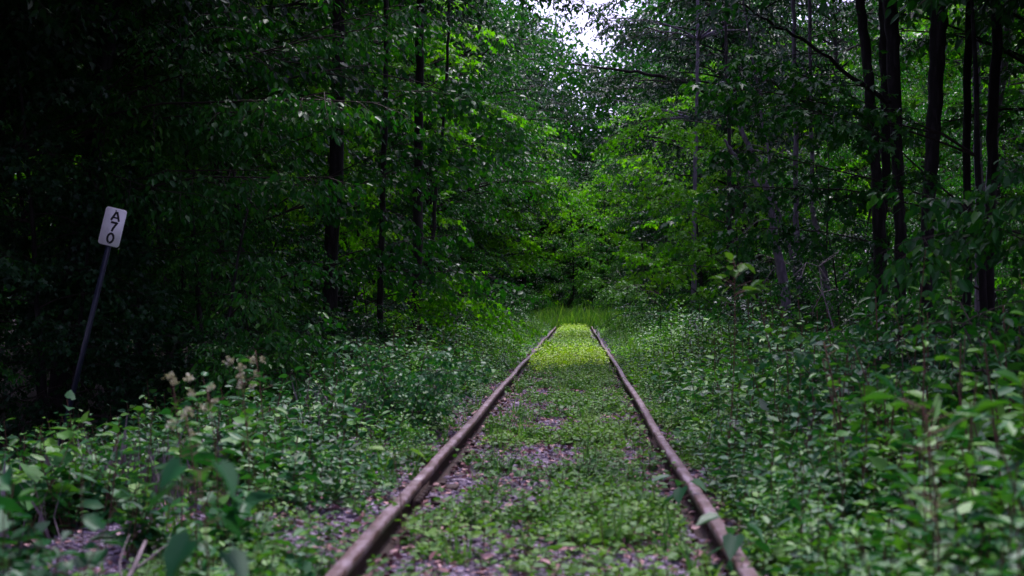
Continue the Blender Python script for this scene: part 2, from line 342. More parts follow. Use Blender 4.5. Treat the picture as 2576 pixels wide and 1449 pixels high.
# ------------------------------------------------------------------ milepost sign
def make_sign():
    d = 16.0
    base = W(160, 1080, d); top = W(279, 570, d)
    ax = top - base; L = np.linalg.norm(ax[[0, 2]]); tilt = math.atan2(ax[0], ax[2])
    t = thing('milepost_sign', base, 'tilted white A 70 plate on a dark steel post left of the track', 'sign')
    t.rotation_euler = (R(-2), tilt, R(-4)); zc = L; hh, hw = .219, .128
    g = Geo(); # U-channel post, open to the back
    for lo, hi in (((-.022, .004, -.35), (.022, .012, zc + .16)), ((-.029, .0125, -.35), (-.022, .034, zc + .16)), ((.022, .0125, -.35), (.029, .034, zc + .16))): add_box(g, lo, hi)
    g.build('post', M_post, t)
    def rounded(hw, hh, r, n=8):
        pts = []
        for cx, cz, a0 in ((hw - r, hh - r, 0), (-hw + r, hh - r, 90), (-hw + r, -hh + r, 180), (hw - r, -hh + r, 270)):
            for k in range(n + 1):
                a = R(a0 + 90 * k / n); pts.append((cx + r * math.cos(a), cz + r * math.sin(a)))
        return pts
    pl = rounded(hw, hh, .035); n = len(pl); g = Geo()
    V = [(x, -.004, zc + z) for x, z in pl] + [(x, .002, zc + z) for x, z in pl]
    i = np.arange(n); j = (i + 1) % n
    g.add(V, np.stack([i, i + n, j + n, j], 1)); g.f.append((np.array([list(range(n))]), 0)); g.f.append((np.array([list(range(n))[::-1]]) + n, 0))
    plate = g.build('plate', M_plate, t)
    # lettering as flat strokes standing 2 mm proud of the plate
    def stroke(name, polys):
        g = Geo()
        for poly, closed in polys:
            P = np.array(poly, float); m = len(P); wd = .0125
            if closed: T = np.roll(P, -1, 0) - np.roll(P, 1, 0)
            else: T = np.gradient(P, axis=0)
            T = nrm(T); Nn = np.stack([-T[:, 1], T[:, 0]], 1)
            A = P + Nn * wd; B = P - Nn * wd
            V = [(x, -.0065, zc + z) for x, z in A] + [(x, -.0065, zc + z) for x, z in B]
            rng_ = range(m if closed else m - 1)
            g.add(V, [(k, k + m, (k + 1) % m + m, (k + 1) % m) for k in rng_])
        g.build(name, M_black, plate)
    sx = .013
    A0 = .125
    stroke('letter_a', [([(-.048 + sx, A0 - .052), (-.004 + sx, A0 + .054)], 0), ([(.004 + sx, A0 + .054), (.048 + sx, A0 - .052)], 0)])
    g = Geo(); zc0 = zc + A0 - .016; g.add([(-.032 + sx, -.0072, zc0 - .009), (.032 + sx, -.0072, zc0 - .009), (.030 + sx, -.0072, zc0 + .009), (-.030 + sx, -.0072, zc0 + .009)], [(0, 1, 2, 3)])
    g.build('letter_bar', M_black, plate)
    S0 = .004; g7 = [(-.042 + sx, S0 + .047), (.026 + sx, S0 + .047)]
    stroke('digit_seven', [(g7, 0), ([(.036 + sx, S0 + .057), (.018 + sx, S0 + .020), (.000 + sx, S0 - .018), (-.010 + sx, S0 - .056)], 0)])
    Z0 = -.130
    stroke('digit_zero', [([(sx * .6 + .036 * math.cos(a), Z0 + .052 * math.sin(a) * (1 if abs(math.sin(a)) < .9 else 1.02)) for a in np.linspace(0, 2 * math.pi, 24, endpoint=False)], 1)])
    for z in (.190, -.190):
        g = Geo(); add_tube(g, [(0, -.003, zc + z), (0, -.010, zc + z)], .008, 8); g.build('bolt', M_bolt, t)
make_sign()

# ------------------------------------------------------------------ ballast stones, litter (stuff)
def stones(n, ymin, ymax):
    u = rng.uniform(0, 1, n); y = ymin + (ymax - ymin) * u ** 1.5
    x = rng.uniform(-2.7, 2.1, n); s = rng.uniform(.008, .023, n) * (1 + (y > 12) * .3)
    tv = np.array([(1,0,0),(0,1,0),(-1,0,0),(0,-1,0),(.6,.6,.6),(-.6,.6,.7),(-.6,-.6,.6),(.6,-.6,.7)]) * (1, 1, .8)
    tf4 = np.array([(4,5,6,7)]); tf3 = np.array([(0,4,7),(1,5,4),(2,6,5),(3,7,6),(0,1,4),(1,2,5),(2,3,6),(3,0,7)])
    J = tv[None] * (1 + rng.normal(0, .22, (n, 8, 3))); a = rng.uniform(0, 6.28, n); c, sn = np.cos(a)[:, None], np.sin(a)[:, None]
    X = J[..., 0] * c - J[..., 1] * sn; Y = J[..., 0] * sn + J[..., 1] * c
    V = np.stack([X * s[:, None] + x[:, None], Y * s[:, None] + y[:, None], J[..., 2] * s[:, None] + (gz(x, y) + s * .1)[:, None]], -1)
    G = Geo(); o = (np.arange(n) * 8)[:, None, None]
    T = np.repeat(np.clip(rng.normal(.5, .22, n), 0, 1), 8)
    G.add(V.reshape(-1, 3), (tf4[None] + o).reshape(-1, 4), T); G.f.append(((tf3[None] + o).reshape(-1, 3), 0))
    tag(G.build('ballast_stones', M_stone), 'crushed purple grey ballast stones around the rails', 'gravel', kind='stuff')
stones(46000, 3.8, 26)
def litter(n):
    y = 3.8 + 30 * rng.uniform(0, 1, n) ** 1.5; x = rng.normal(0, 1.7, n)
    P = np.stack([x, y, gz(x, y) + rng.uniform(.015, .04, n)], 1); D = rng.normal(0, 1, (n, 3)) * (1, 1, .25)
    G = Geo(); add_leaves(G, P, D, rng.normal(0, .5, (n, 3)) + (0, 0, 1), rng.uniform(.02, .06, n), rng.uniform(0, 1, n), 'ovate')
    tag(G.build('fallen_leaves', M_litter), 'brown and pinkish dead leaves scattered on the ballast', 'leaf litter', kind='stuff')
litter(26000)

# ------------------------------------------------------------------ ground vegetation (stuff), from small plant templates
def herb_template(h, nl, ls, kind, spread=.35, pairs=True, stems=1, rg=rng):
    """returns arrays of one plant: leaf P, D, N, S, tint and stem polylines"""
    P, D, Nn, S, T, st = [], [], [], [], [], []
    for q in range(stems):
        a0 = rg.uniform(0, 6.28); r0 = rg.uniform(0, spread * .5) * (stems > 1)
        base = np.array([math.cos(a0) * r0, math.sin(a0) * r0, 0]); lean = rg.normal(0, .22, 2)
        hh = h * rg.uniform(.7, 1.15); top = base + (lean[0] * hh, lean[1] * hh, hh); st.append(np.array([base, (base + top) / 2 + rg.normal(0, .02 * h, 3), top]))
        for i in range(nl):
            f = (i + 1) / nl; f0 = .25 + .75 * f; p = base + (top - base) * f0; a = i * 2.4 + a0 if not pairs else (i // 2) * 1.57 + (i % 2) * 3.14 + a0
            s = ls * (1.25 - .75 * f) * rg.uniform(.75, 1.2); out = np.array([math.cos(a), math.sin(a), rg.uniform(-.25, .45) + .3 * f])
            p = p + out * s * rg.uniform(.1, .5) * (1, 1, .3)
            P.append(p); D.append(out); Nn.append(np.array([0, 0, 1.]) + rg.normal(0, .25, 3)); S.append(s); T.append(.35 + .4 * f)
    return np.array(P), np.array(D), np.array(Nn), np.array(S), np.array(T), st
def scatter_herbs(name, temps, pts, scl, tb, kind, mats, label, cat, wstem=.0022, stuff=True):
    G = Geo(); n = len(pts); which = rng.integers(0, len(temps), n); ang = rng.uniform(0, 6.28, n)
    for k, (P, D, Nn, S, T, st) in enumerate(temps):
        m = which == k; q = int(m.sum())
        if not q: continue
        c, s = np.cos(ang[m]), np.sin(ang[m]); Rm = np.zeros((q, 3, 3)); Rm[:, 0, 0] = c; Rm[:, 0, 1] = -s; Rm[:, 1, 0] = s; Rm[:, 1, 1] = c; Rm[:, 2, 2] = 1
        sc_ = scl[m]; o = pts[m]
        Pw = np.einsum('qij,lj->qli', Rm, P) * sc_[:, None, None] + o[:, None]; Dw = np.einsum('qij,lj->qli', Rm, D) + rng.normal(0, .2, (q, len(P), 3)); Nw = np.einsum('qij,lj->qli', Rm, Nn) + rng.normal(0, .2, (q, len(P), 3))
        Sw = S[None] * sc_[:, None] * rng.uniform(.8, 1.2, (q, len(P))); Tw = np.clip(T[None] + tb[m][:, None] - .5 + rng.normal(0, .17, (q, len(P))), 0, 1)
        add_leaves(G, Pw.reshape(-1, 3), Dw.reshape(-1, 3), Nw.reshape(-1, 3), Sw.ravel(), Tw.ravel(), kind, 0)
        for line in st:                      # stems: thin crossed ribbons
            L = np.einsum('qij,lj->qli', Rm, line) * sc_[:, None, None] + o[:, None]; ww = wstem * sc_[:, None]
            for dx in ((1, 0, 0), (0, 1, 0)):
                dv = np.array(dx) * 1.; a = L + dv * ww[..., None]; b = L - dv * ww[..., None]
                V = np.concatenate([a, b], 1); idx = (np.arange(q) * 6)[:, None, None]
                G.add(V.reshape(-1, 3), (np.array([(0, 1, 4, 3), (1, 2, 5, 4)])[None] + idx).reshape(-1, 4), .5, 1)
    o = G.build(name, mats)
    return tag(o, label, cat, kind='stuff' if stuff else None)
def fbm(x, y, s, ph=0):
    return (np.sin(x * s + 1.3 * np.sin(y * s * .7 + ph)) + np.sin(y * s * 1.1 + 1.7 * np.sin(x * s * .9 + ph * 2) + ph) + .6 * np.sin((x + y) * s * 2.3 + ph)) / 2.6
def frustum_pts(n, y0, y1, pw, xl, xr, margin=.6):
    y = y0 + (y1 - y0) * rng.uniform(0, 1, n) ** pw
    lo = np.maximum(CAMX - .408 * y - margin, xl); hi = np.minimum(CAMX + .317 * y + margin, xr)
    return rng.uniform(0, 1, n) * (hi - lo) + lo, y
# (a) low creepers between and beside the rails, patchy
cre = [herb_template(.045, 7, .030, 'round', .12, False, 3) for _ in range(5)] + [herb_template(.09, 8, .034, 'round', .15, True, 2) for _ in range(4)]
x, y = frustum_pts(17000, 3.6, 27, 1.25, -1.7, 1.7)
k = (fbm(x, y, 2.4, 1.0) + .55 * fbm(x, y, 7.0, 2.2) + rng.normal(0, .35, len(x)) > .25 - .55 * np.clip((8 - y) / 3, 0, 1) - .2 * np.clip((y - 20) / 4, 0, 1) + 1.0 * np.clip(np.abs(x) - .42, 0, .3)) & (np.abs(np.abs(x) - GA) > .10); x, y = x[k], y[k]
pts = np.stack([x, y, gz(x, y)], 1)
scatter_herbs('creeping_weeds', cre, pts, rng.uniform(.8, 1.7, len(x)), np.clip(.5 + .25 * fbm(x, y, 1.2, 4) + rng.normal(0, .1, len(x)), 0, 1), 'round', [M_creep, M_stem], 'low creeping green weeds patching the ballast between the rails', 'weeds', .0012)
# (b) yellow green weeds between the rails, sunlit patch partly put into their colour
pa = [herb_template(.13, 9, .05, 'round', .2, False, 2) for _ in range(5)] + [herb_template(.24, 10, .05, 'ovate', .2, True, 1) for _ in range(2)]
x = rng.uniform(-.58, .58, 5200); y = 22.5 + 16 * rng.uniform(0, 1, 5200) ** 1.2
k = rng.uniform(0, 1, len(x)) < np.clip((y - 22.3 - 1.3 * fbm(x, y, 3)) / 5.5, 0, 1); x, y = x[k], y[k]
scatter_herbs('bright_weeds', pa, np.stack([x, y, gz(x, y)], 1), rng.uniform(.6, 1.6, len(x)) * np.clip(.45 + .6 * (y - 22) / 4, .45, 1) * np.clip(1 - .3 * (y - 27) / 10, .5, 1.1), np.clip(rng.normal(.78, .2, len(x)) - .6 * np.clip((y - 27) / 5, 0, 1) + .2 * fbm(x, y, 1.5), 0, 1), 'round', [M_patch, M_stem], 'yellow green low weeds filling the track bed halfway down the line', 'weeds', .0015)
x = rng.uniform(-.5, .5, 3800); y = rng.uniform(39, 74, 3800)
scatter_herbs('far_track_weeds', pa, np.stack([x, y, gz(x, y)], 1), rng.uniform(.7, 1.4, len(x)), np.clip(rng.normal(.45, .15, len(x)) + .3 * (y > 50), 0, 1), 'round', [M_patch, M_stem], 'yellow green weeds between the far ends of the rails', 'weeds', .0015)  # tint rises farther on, the second light gap put into the colour
# (c) flank herbs, knee high, left and right
hb = [herb_template(.40, 13, .095, 'ovate', .2, True, 1) for _ in range(5)] + [herb_template(.28, 9, .075, 'ovate', .3, True, 3) for _ in range(4)] + [herb_template(.55, 16, .080, 'ovate', .3, False, 1) for _ in range(4)]
hv = [herb_template(.50, 11, .12, 'heart', .2, False, 1) for _ in range(3)] + [herb_template(.34, 8, .13, 'maple', .3, False, 2) for _ in range(3)]
hw = [herb_template(.85, 26, .085, 'lance', .2, False, 1) for _ in range(3)] + [herb_template(1.0, 24, .07, 'ovate', .25, False, 1) for _ in range(2)]
hr = [herb_template(.26, 8, .092, 'round', .3, False, 2) for _ in range(5)]
def flank(side, n, y0, y1, pw, xo, name, label, temps, kind, mats, smin, smax, thr=-.35, tb0=.44, inner=.92):
    x, y = frustum_pts(n, y0, y1, pw, *((-xo, -inner) if side < 0 else (inner, xo)))
    k = fbm(x, y, 1.1, 3 + side) + .5 * fbm(x, y, 3.2, side) > thr
    k &= ~((x < -1.0) & (x > -1.45) & (y < 4.9)) if side < 0 else np.ones(len(x), bool)
    x, y = x[k], y[k]
    a = np.abs(x); s = (smin + (smax - smin) * rng.uniform(0, 1, len(x)) ** 1.6) * np.clip(.45 + .55 * (a - .85) / .9, .45, 1.15 if side < 0 else 1.45)
    scatter_herbs(name, temps, np.stack([x, y, gz(x, y) - .01], 1), s, np.clip(tb0 + .3 * fbm(x, y, .9, 7) + rng.normal(0, .12, len(x)), 0, 1), kind, mats, label, 'weeds')
flank(-1, 1900, 3.4, 18, 1.35, 6.5, 'undergrowth', 'knee high leafy weeds along the left side of the track near the camera', hb, 'ovate', [M_herb, M_stem], .6, 1.35, -.12)
flank(-1, 800, 3.4, 18, 1.35, 6.5, 'undergrowth', 'round leaved weeds mixed through the left side undergrowth', hr, 'round', [M_herb, M_stem], .7, 1.4, -.2, .6)
flank(1, 2300, 3.4, 18, 1.35, 5.8, 'undergrowth', 'knee high leafy weeds along the right side of the track near the camera', hb, 'ovate', [M_herb, M_stem], .7, 1.75, -.25)
flank(1, 1100, 3.4, 18, 1.35, 5.8, 'undergrowth', 'round leaved weeds mixed through the right side undergrowth', hr, 'round', [M_herb, M_stem], .7, 1.5, -.5, .55)
flank(-1, 330, 3.6, 20, 1.3, 5.0, 'undergrowth', 'weeds with big drooping heart shaped leaves left of the track', hv[:3], 'heart', [M_herb, M_stem], .6, 1.3, -.1, .4)
flank(1, 380, 3.6, 20, 1.3, 5.0, 'undergrowth', 'weeds with big drooping heart shaped leaves right of the track', hv[:3], 'heart', [M_herb, M_stem], .6, 1.3, -.3, .4)
flank(-1, 420, 3.8, 20, 1.3, 5.0, 'undergrowth', 'lobed bramble like leaves low in the left weeds', hv[3:], 'maple', [M_herb, M_stem], .6, 1.2, .0, .7)
flank(1, 520, 3.8, 20, 1.3, 5.0, 'undergrowth', 'lobed bramble like leaves low in the right weeds', hv[3:], 'maple', [M_herb, M_stem], .6, 1.2, -.1, .7)
flank(-1, 110, 6.5, 26, 1.3, 2.6, 'undergrowth', 'tall upright weed stalks standing above the left undergrowth', hw, 'ovate', [M_herb, M_stem], .5, 1.0, .15, .6, 1.5)
flank(1, 130, 6.5, 26, 1.3, 5.0, 'undergrowth', 'tall upright weed stalks standing above the right undergrowth', hw, 'ovate', [M_herb, M_stem], .5, 1.05, .0, .6, 1.4)
flank(-1, 4200, 17, 68, 1.3, 5.2, 'undergrowth', 'weeds crowding the left rail farther down the line', hb, 'ovate', [M_herb, M_stem], .8, 1.6, -.8, .6)
flank(1, 4500, 17, 68, 1.3, 5.2, 'undergrowth', 'weeds crowding the right rail farther down the line', hb, 'ovate', [M_herb, M_stem], .8, 1.6, -.9, .62)
flank(-1, 2600, 21, 62, 1.1, 3.4, 'lit_tint_weeds', 'pale yellow green weeds in the brighter stretch left of the rails', hr, 'round', [M_leaf_br, M_stem], .7, 1.7, -.1, .6)  # lit look of this stretch put into the paler leaf colour
flank(1, 3600, 19, 60, 1.1, 4.6, 'lit_tint_weeds', 'pale yellow green weeds in the brighter stretch right of the rails', hr, 'round', [M_leaf_br, M_stem], .7, 1.6, -.1, .6)  # same here, brightness carried by the leaf colour
# (d) grass: tufts near the far track and blades in the foreground
gt = []
for _ in range(6):
    n = 16; a = rng.uniform(0, 6.28, n); o = rng.uniform(.05, .5, n); D = np.stack([np.cos(a) * o, np.sin(a) * o, np.ones(n)], 1)
    gt.append((rng.normal(0, .04, (n, 3)) * (1, 1, 0), D, rng.normal(0, 1, (n, 3)), rng.uniform(.2, .42, n), rng.uniform(.2, .9, n), []))
x, y = frustum_pts(8000, 26, 96, .7, -3.6, 3.6); k = (np.abs(x) > 1.15) | (y > 60 + 3 * fbm(x, y, 2)); x, y = x[k], y[k]
scatter_herbs('grass', gt, np.stack([x, y, gz(x, y) - .02], 1), rng.uniform(.6, 1.5, len(x)) * np.where(y > 58, rng.uniform(.6, 2.0, len(x)), 1), np.clip(rng.normal(.6, .2, len(x)), 0, 1), 'blade', [M_grass, M_stem], 'tall pale green grass closing over the far end of the track', 'grass')
x, y = frustum_pts(380, 4.2, 24, 1.2, -2.6, 2.6); k = np.abs(np.abs(x) - GA) > .12; x, y = x[k], y[k]
scatter_herbs('grass', gt, np.stack([x, y, gz(x, y) - .02], 1), rng.uniform(.25, .7, len(x)), np.clip(rng.normal(.45, .15, len(x)), 0, 1), 'blade', [M_grass, M_stem], 'small tufts of grass among the near ballast', 'grass')
# (e) dead upright stalks
dt = [(rng.normal(0, .1, (9, 3)) * (1, 1, 0), rng.normal(0, .14, (9, 3)) + (0, 0, 1), rng.normal(0, 1, (9, 3)), rng.uniform(.2, .5, 9), rng.uniform(.3, .9, 9), []) for _ in range(4)]
x = np.concatenate([rng.normal(-2.9, .35, 90), rng.normal(2.5, .5, 60), rng.normal(-2.0, .35, 60)]); y = np.concatenate([rng.normal(8.6, .5, 90), rng.normal(9.5, .9, 60), rng.normal(13.5, 1.2, 60)])
scatter_herbs('dead_stalks', dt, np.stack([x, y, gz(x, y)], 1), rng.uniform(.5, 1.1, len(x)), rng.normal(.5, .1, len(x)), 'blade', [M_deadtwig, M_stem], 'thin dry upright stalks standing among the weeds', 'dead stalks')

# ------------------------------------------------------------------ trees
LK = {}
def make_young_tree(seed, h=6.5, nb=34, kind='ovate', leaf=.085, mat=None, z0=.5, blen=2.1, ntw=13, ltw=.62, name='young_tree', r=.055, sag=.35, bark=None):
    rg = np.random.default_rng(seed)
    t = bpy.data.objects.new(name, None); t['category'] = 'tree'; LK[t.name] = kind
    tp = rnd_path((0, 0, -.2), (rg.normal(0, .06), rg.normal(0, .06), 1), h + .2, 9, 0, .04, rg)
    g = Geo(); add_tube(g, tp, np.linspace(r, r * .2, 9), 8); tr = g.build('trunk', bark or M_bark, t, smooth=True, link=False)
    G = Geo()
    for i in range(nb):
        f = (i + rg.uniform(0, 1)) / nb; z = z0 + (h - z0) * f; u = (z + .2) / (h + .2) * 8; a = min(int(u), 7); p = tp[a] + (tp[a + 1] - tp[a]) * (u - a)
        az = i * 2.4 + rg.normal(0, .4); L = blen * (1.05 - .65 * f) * rg.uniform(.7, 1.15)
        bough(G, p, (math.cos(az), math.sin(az), rg.uniform(.0, .6)), L, .010 * L / 2 + .003, leaf, rg.uniform(.4, .9), kind, rg, .5 + rg.normal(0, .08), sag=sag)
    cr = G.build('crown', [mat or M_leaf, M_twig], t, link=False)
    return t
def lab_tall(x, y):
    if y < -1: return 'tall tree behind the camera %s of the line, outside the picture' % ('left' if x < 0 else 'right')
    return 'tall tree of the %s wood, %s, %s' % ('left' if x < 0 else 'right', 'in its front row' if abs(x) < 9.5 else 'in its second row' if abs(x) < 13.5 else 'deep inside', 'near the camera' if y < 14 else 'level with the big trunks' if y < 32 else 'in the middle distance' if y < 62 else 'toward the far end')
def plant_tree(proto, loc, rz, scl, label, group=None):
    c = proto.copy(); C.objects.link(c); c.location = loc; c.rotation_euler = (random.uniform(-.05, .05), random.uniform(-.05, .05), rz); c.scale = (scl,) * 3
    c['label'] = label
    
    if group: c['group'] = group
    for ch in proto_children[proto.name]:
        k = ch.copy(); C.objects.link(k); k.parent = c
    return c
proto_children = {}
def register(t, kids): proto_children[t.name] = kids; return t
def Y(*a, **k):
    before = set(bpy.data.objects); t = make_young_tree(*a, **k)
    return register(t, [o for o in bpy.data.objects if o not in before and o is not t])
def make_tall_tree(seed, h=16, cz=7, rad=4.5, nb=46, leaf=.15, mat=None, r=.2, kind='ovate', name='tall_tree'):
    rg = np.random.default_rng(seed); t = bpy.data.objects.new(name, None); t['category'] = 'tree'
    tp = rnd_path((0, 0, -.3), (rg.normal(0, .03), rg.normal(0, .03), 1), h * .92, 10, 0, .03, rg)
    g = Geo(); add_tube(g, tp, np.linspace(r, r * .22, 10) * np.array([1.25] + [1] * 9), 10, cap=True)
    G = Geo()
    for i in range(nb):
        f = (i + rg.uniform(0, 1)) / nb; z = cz + (h * .9 - cz) * f; u = z / (h * .92) * 9; a = min(int(u), 8); p = tp[a] + (tp[a + 1] - tp[a]) * min(u - a, 1)
        az = i * 2.4 + rg.normal(0, .5); L = rad * math.sin(math.pi * (.25 + .68 * f)) * rg.uniform(.75, 1.15)
        d0 = nrm(np.array([math.cos(az), math.sin(az), rg.uniform(.3, .8)]))
        path = rnd_path(p, d0, L, 6, .5, .06, rg); add_tube(g, path, np.linspace(.05, .015, 6), 5)
        for k in range(1, 6):
            for q in range(2):
                dd = nrm(path[k] - path[k - 1]) + rg.normal(0, .55, 3); dd[2] = rg.uniform(-.1, .4)
                leafy_branch(G, path[k] if k < 6 else path[-1], dd, rg.uniform(1.0, 1.9), .012, 9, .66, leaf, .5, kind, 0, 1, tb=.5 + rg.normal(0, .1), rg=rg, sp=leaf * .6)
    g.build('trunk', M_bark, t, smooth=True, link=False); G.build('crown', [mat or M_leaf, M_twig], t, link=False)
    return t
def TT(*a, **k):
    before = set(bpy.data.objects); t = make_tall_tree(*a, **k)
    return register(t, [o for o in bpy.data.objects if o not in before and o is not t])

ya = Y(11, 7.0, 36, 'ovate', .085, M_leaf)
yb = Y(12, 6.0, 32, 'maple', .105, M_leaf_dk, ltw=.55)
yc = Y(13, 8.0, 40, 'ovate', .075, M_leaf, blen=2.4)
yd = Y(14, 5.0, 28, 'round', .085, M_leaf_dk, blen=1.8)
ye = Y(15, 7.5, 36, 'maple', .11, M_leaf_br, blen=2.3, ltw=.55)
yf = Y(16, 3.0, 22, 'round', .075, M_leaf, blen=1.2, ntw=10, z0=.15, ltw=.4, r=.02, name='shrub')
ta = TT(21, 16, 5.5, 4.8, 46, .17, M_leaf)
tb_ = TT(22, 18, 6.0, 5.2, 50, .18, M_leaf_dk)
tc_ = TT(23, 14, 4.0, 4.5, 40, .19, M_leaf_br, kind='maple')

LG = 'young trees in the dark wall of leaves left of the track'; RG = 'young trees right of the track'
def put(proto, x, y, s, label, group, rz=None):
    return plant_tree(proto, (x, y, float(gz(x, y)) - .05), random.uniform(0, 6.28) if rz is None else rz, s, label, group)
# left wall of young trees
lw = [(ya,-8.6,17.5,.95),(yb,-7.2,19.5,1.0),(yc,-5.4,21.5,.95),(yb,-9.6,20,1.1),(ya,-5.4,24.5,1.05),(ye,-4.9,29,.85),(yb,-5.0,33,1.1),(yc,-4.9,38,1.0),(ya,-4.6,44,1.1),(yb,-4.8,51,1.0),(yc,-4.5,58,1.15),(yb,-4.6,66,1.2),(ya,-4.0,75,1.3),
      (yc,-10.5,23,1.0),(ya,-6.4,23,1.1),(yb,-8.6,23,1.1),(yc,-8.0,28,1.15),(ya,-8.4,34,1.2),(yb,-8.2,41,1.2),(yc,-8.3,49,1.25),(ya,-8.2,59,1.3),(yc,-12,21,1.1),(ya,-12.5,27,1.2),(yb,-12.8,36,1.2),(yc,-13,46,1.3),(yd,-6.8,19.0,.8),(yd,-8.6,25,.9),(yd,-6.3,27,.8)]
for p, x, y, s in lw: put(p, x, y, s, {'ovate': 'fine leaved', 'maple': 'lobed leaved', 'round': 'round leaved'}[LK[p.name]] + ' young tree in the left wall of leaves, ' + ('in the nearer half' if y < 31 else 'toward the vanishing rails'), LG)
rw = [(yc,6.6,36,1.0),(ya,5.4,31,.8),(ye,4.9,43,1.0),(yb,5.6,40,1.0),(ya,4.7,50,1.05),(yc,4.8,58,1.1),(yb,4.6,66,1.15),(ya,4.2,76,1.3),(ye,7.6,47,1.2),(yb,8.2,54,1.2),(yc,8.6,62,1.3),(ya,10,40,1.1),(yc,12.5,45,1.2),(yb,15.5,52,1.3),(ye,10.8,70,1.4),(ya,13.5,36,1.0),(yb,17,42,1.2),(yd,5.2,27,.7),(ya,9.5,34,1.0),(ye,12.5,34,1.0),(yc,15,38,1.2),(ya,16,33,1.1)]
for p, x, y, s in rw: put(p, x, y, s, {'ovate': 'fine leaved', 'maple': 'lobed leaved', 'round': 'round leaved'}[LK[p.name]] + ' young tree in the woods right of the track, ' + ('behind the big dark trunks' if x > 9 else 'lining the corridor' ), RG)
# trees where the track bends out of sight
for p, x, y, s in [(yb,-4.2,84,1.35),(yc,.2,98,1.3),(yb,5.2,86,1.3),(ya,-4,90,1.5),(yb,5.5,92,1.5),(yc,-.6,94,1.5),(yb,2.4,98,1.6),(ye,7,99,1.7),(ya,-6,101,1.8),(yb,-4.6,79,1.0),(yc,-3.4,83,1.4),(ya,4.6,84,1.3),(yb,.6,99,.9),(ya,3.4,94,1.6),(yb,0.2,99,1.7),(ye,-.2,86,1.15),(ya,1.2,83,.8),(ye,2.6,90,1.3),(yc,-.6,87,.7),(ya,2.4,83,.6),(yd,3.6,86,.8),(yd,-.6,97,.8),(tc_,-2.6,98,.86),(tc_,3.6,101,.9),(tb_,.6,106,.78),(tc_,7.0,96,1.0),(ta,-6.5,98,1.1),(tb_,-4.4,88,.72)]:
    put(p, x, y, s, {'young_tree': 'low leafy', 'tall_tree': 'tall'}[p.name.split('.')[0]] + ' tree %s the far end of the track' % ('left of' if x < -1.5 else 'right of' if x > 4 else 'closing'), 'trees closing the far end of the track')
# tall canopy trees
TG = 'tall trees of the wood canopy'
tall = []
for sx in (-1, 1):
    for r_, x0 in enumerate((7.6, 11.0, 15.5, 21, 28)):
        yy = -16 + r_ * 2.5
        while yy < 112:
            if yy < -3 and r_ < (2 if sx < 0 else 1): yy += 4; continue
            if sx > 0 and 30 < yy < 52 and r_ < 3: yy += 4; continue
            tall.append((sx * (x0 + random.uniform(-.9, .9) + (2.5 if sx > 0 and r_ == 0 and yy < 40 else 0)), yy + random.uniform(-1, 1), random.uniform(.85, 1.1)))
            yy += random.uniform(4.6, 6.2) + r_ * 1.1
for i, (x, y, s) in enumerate(tall):
    put((ta, tb_, tc_)[random.choice((0, 1, 1, 0, 2 if y > 35 else 0))], x, y, s, lab_tall(x, y), TG + (' left of the track' if x < 0 else ' right of the track'))
# crowns reaching over the line, near ones out of view added for shade
for p, x, y, s in [(ta,6.8,8.5,.85),(ta,-9.6,22,.95),(tb_,5.9,16,.9),(ta,-4.6,44,.9),(tb_,5.2,47,.9),(ta,-5.0,58,.9),(tb_,7.4,60,.95),(tb_,-6.4,76,1.15),(tc_,-5.0,70,.95),(ta,5.8,72,.9),(ta,-7.5,92,1.0),(tb_,9.5,95,1.0),(tb_,-7.0,11.5,1.0),(tb_,-8.2,19.5,1.0),(tb_,5.4,13.5,.98),(ta,6.9,18.5,1.0),(tc_,8.2,80,1.2),(tb_,-3.2,98,1.12),(tb_,7.0,12,.95),(tb_,-7.6,10.5,.9),(ta,-3.4,108,.80),(tb_,5.2,112,.85)]:
    put(p, x, y, s, '%s edge tree with its crown reaching toward the rails, %s' % ('left' if x < 0 else 'right', 'unseen and added for shade near the sign' if y < 25 else 'halfway down the line' if y < 65 else 'by the far end'), 'trees leaning over the line')

# far wood behind everything: one mass
def far_wood():
    G = Geo(); rg = np.random.default_rng(5); n = 4600
    a = rg.uniform(0, 1, n); X, Yy, Z = [], [], []
    for i in range(n):
        q = rg.uniform()
        if q < .5: x, y = rg.uniform(-46, 46), rg.uniform(116, 126)
        elif q < .8: x, y = rg.uniform(-50, -27), rg.uniform(30, 118)
        else: x, y = rg.uniform(27, 36), rg.uniform(20, 118)
        zt = 26 if not (-5 < x < 6.5 and y > 100) else 16.5
        X.append(x); Yy.append(y); Z.append(rg.uniform(0, 1) ** .9 * zt)
    for i in range(1100):
        sx = rg.choice((-1, 1)); X.append(sx * rg.uniform(5, 44)); Yy.append(rg.uniform(88, 112)); Z.append(rg.uniform(0, 5))
    for i in range(500):
        sx = rg.choice((-1, 1)); X.append(sx * rg.uniform(22, 30)); Yy.append(rg.uniform(30, 90)); Z.append(rg.uniform(.3, 6))
    for i in range(1300):
        x = rg.uniform(-9, 11); zt = 18.6 + 7 * min(abs(x - .5), abs(x - 1.5)) / 6; X.append(x); Yy.append(rg.uniform(101, 112)); Z.append(rg.uniform(0, 1) * zt)
    n = len(X)
    O = np.stack([X, Yy, Z], 1); m = 46
    P = O[:, None] + rg.normal(0, 1, (n, m, 3)) * (1.3, 1.3, .45)
    D = rg.normal(0, 1, (n * m, 3)) * (1, 1, .6) + (0, 0, -.6)
    add_leaves(G, P.reshape(-1, 3), D, rg.normal(0, .9, (n * m, 3)) + (0, 0, 1), rg.uniform(.25, .5, n * m), np.clip(rg.normal(.45, .2, n * m), 0, 1), 'ovate', 0)
    tag(G.build('distant_wood', M_leaf), 'distant mass of forest foliage behind the nearer trees', 'woodland', kind='stuff')
far_wood()

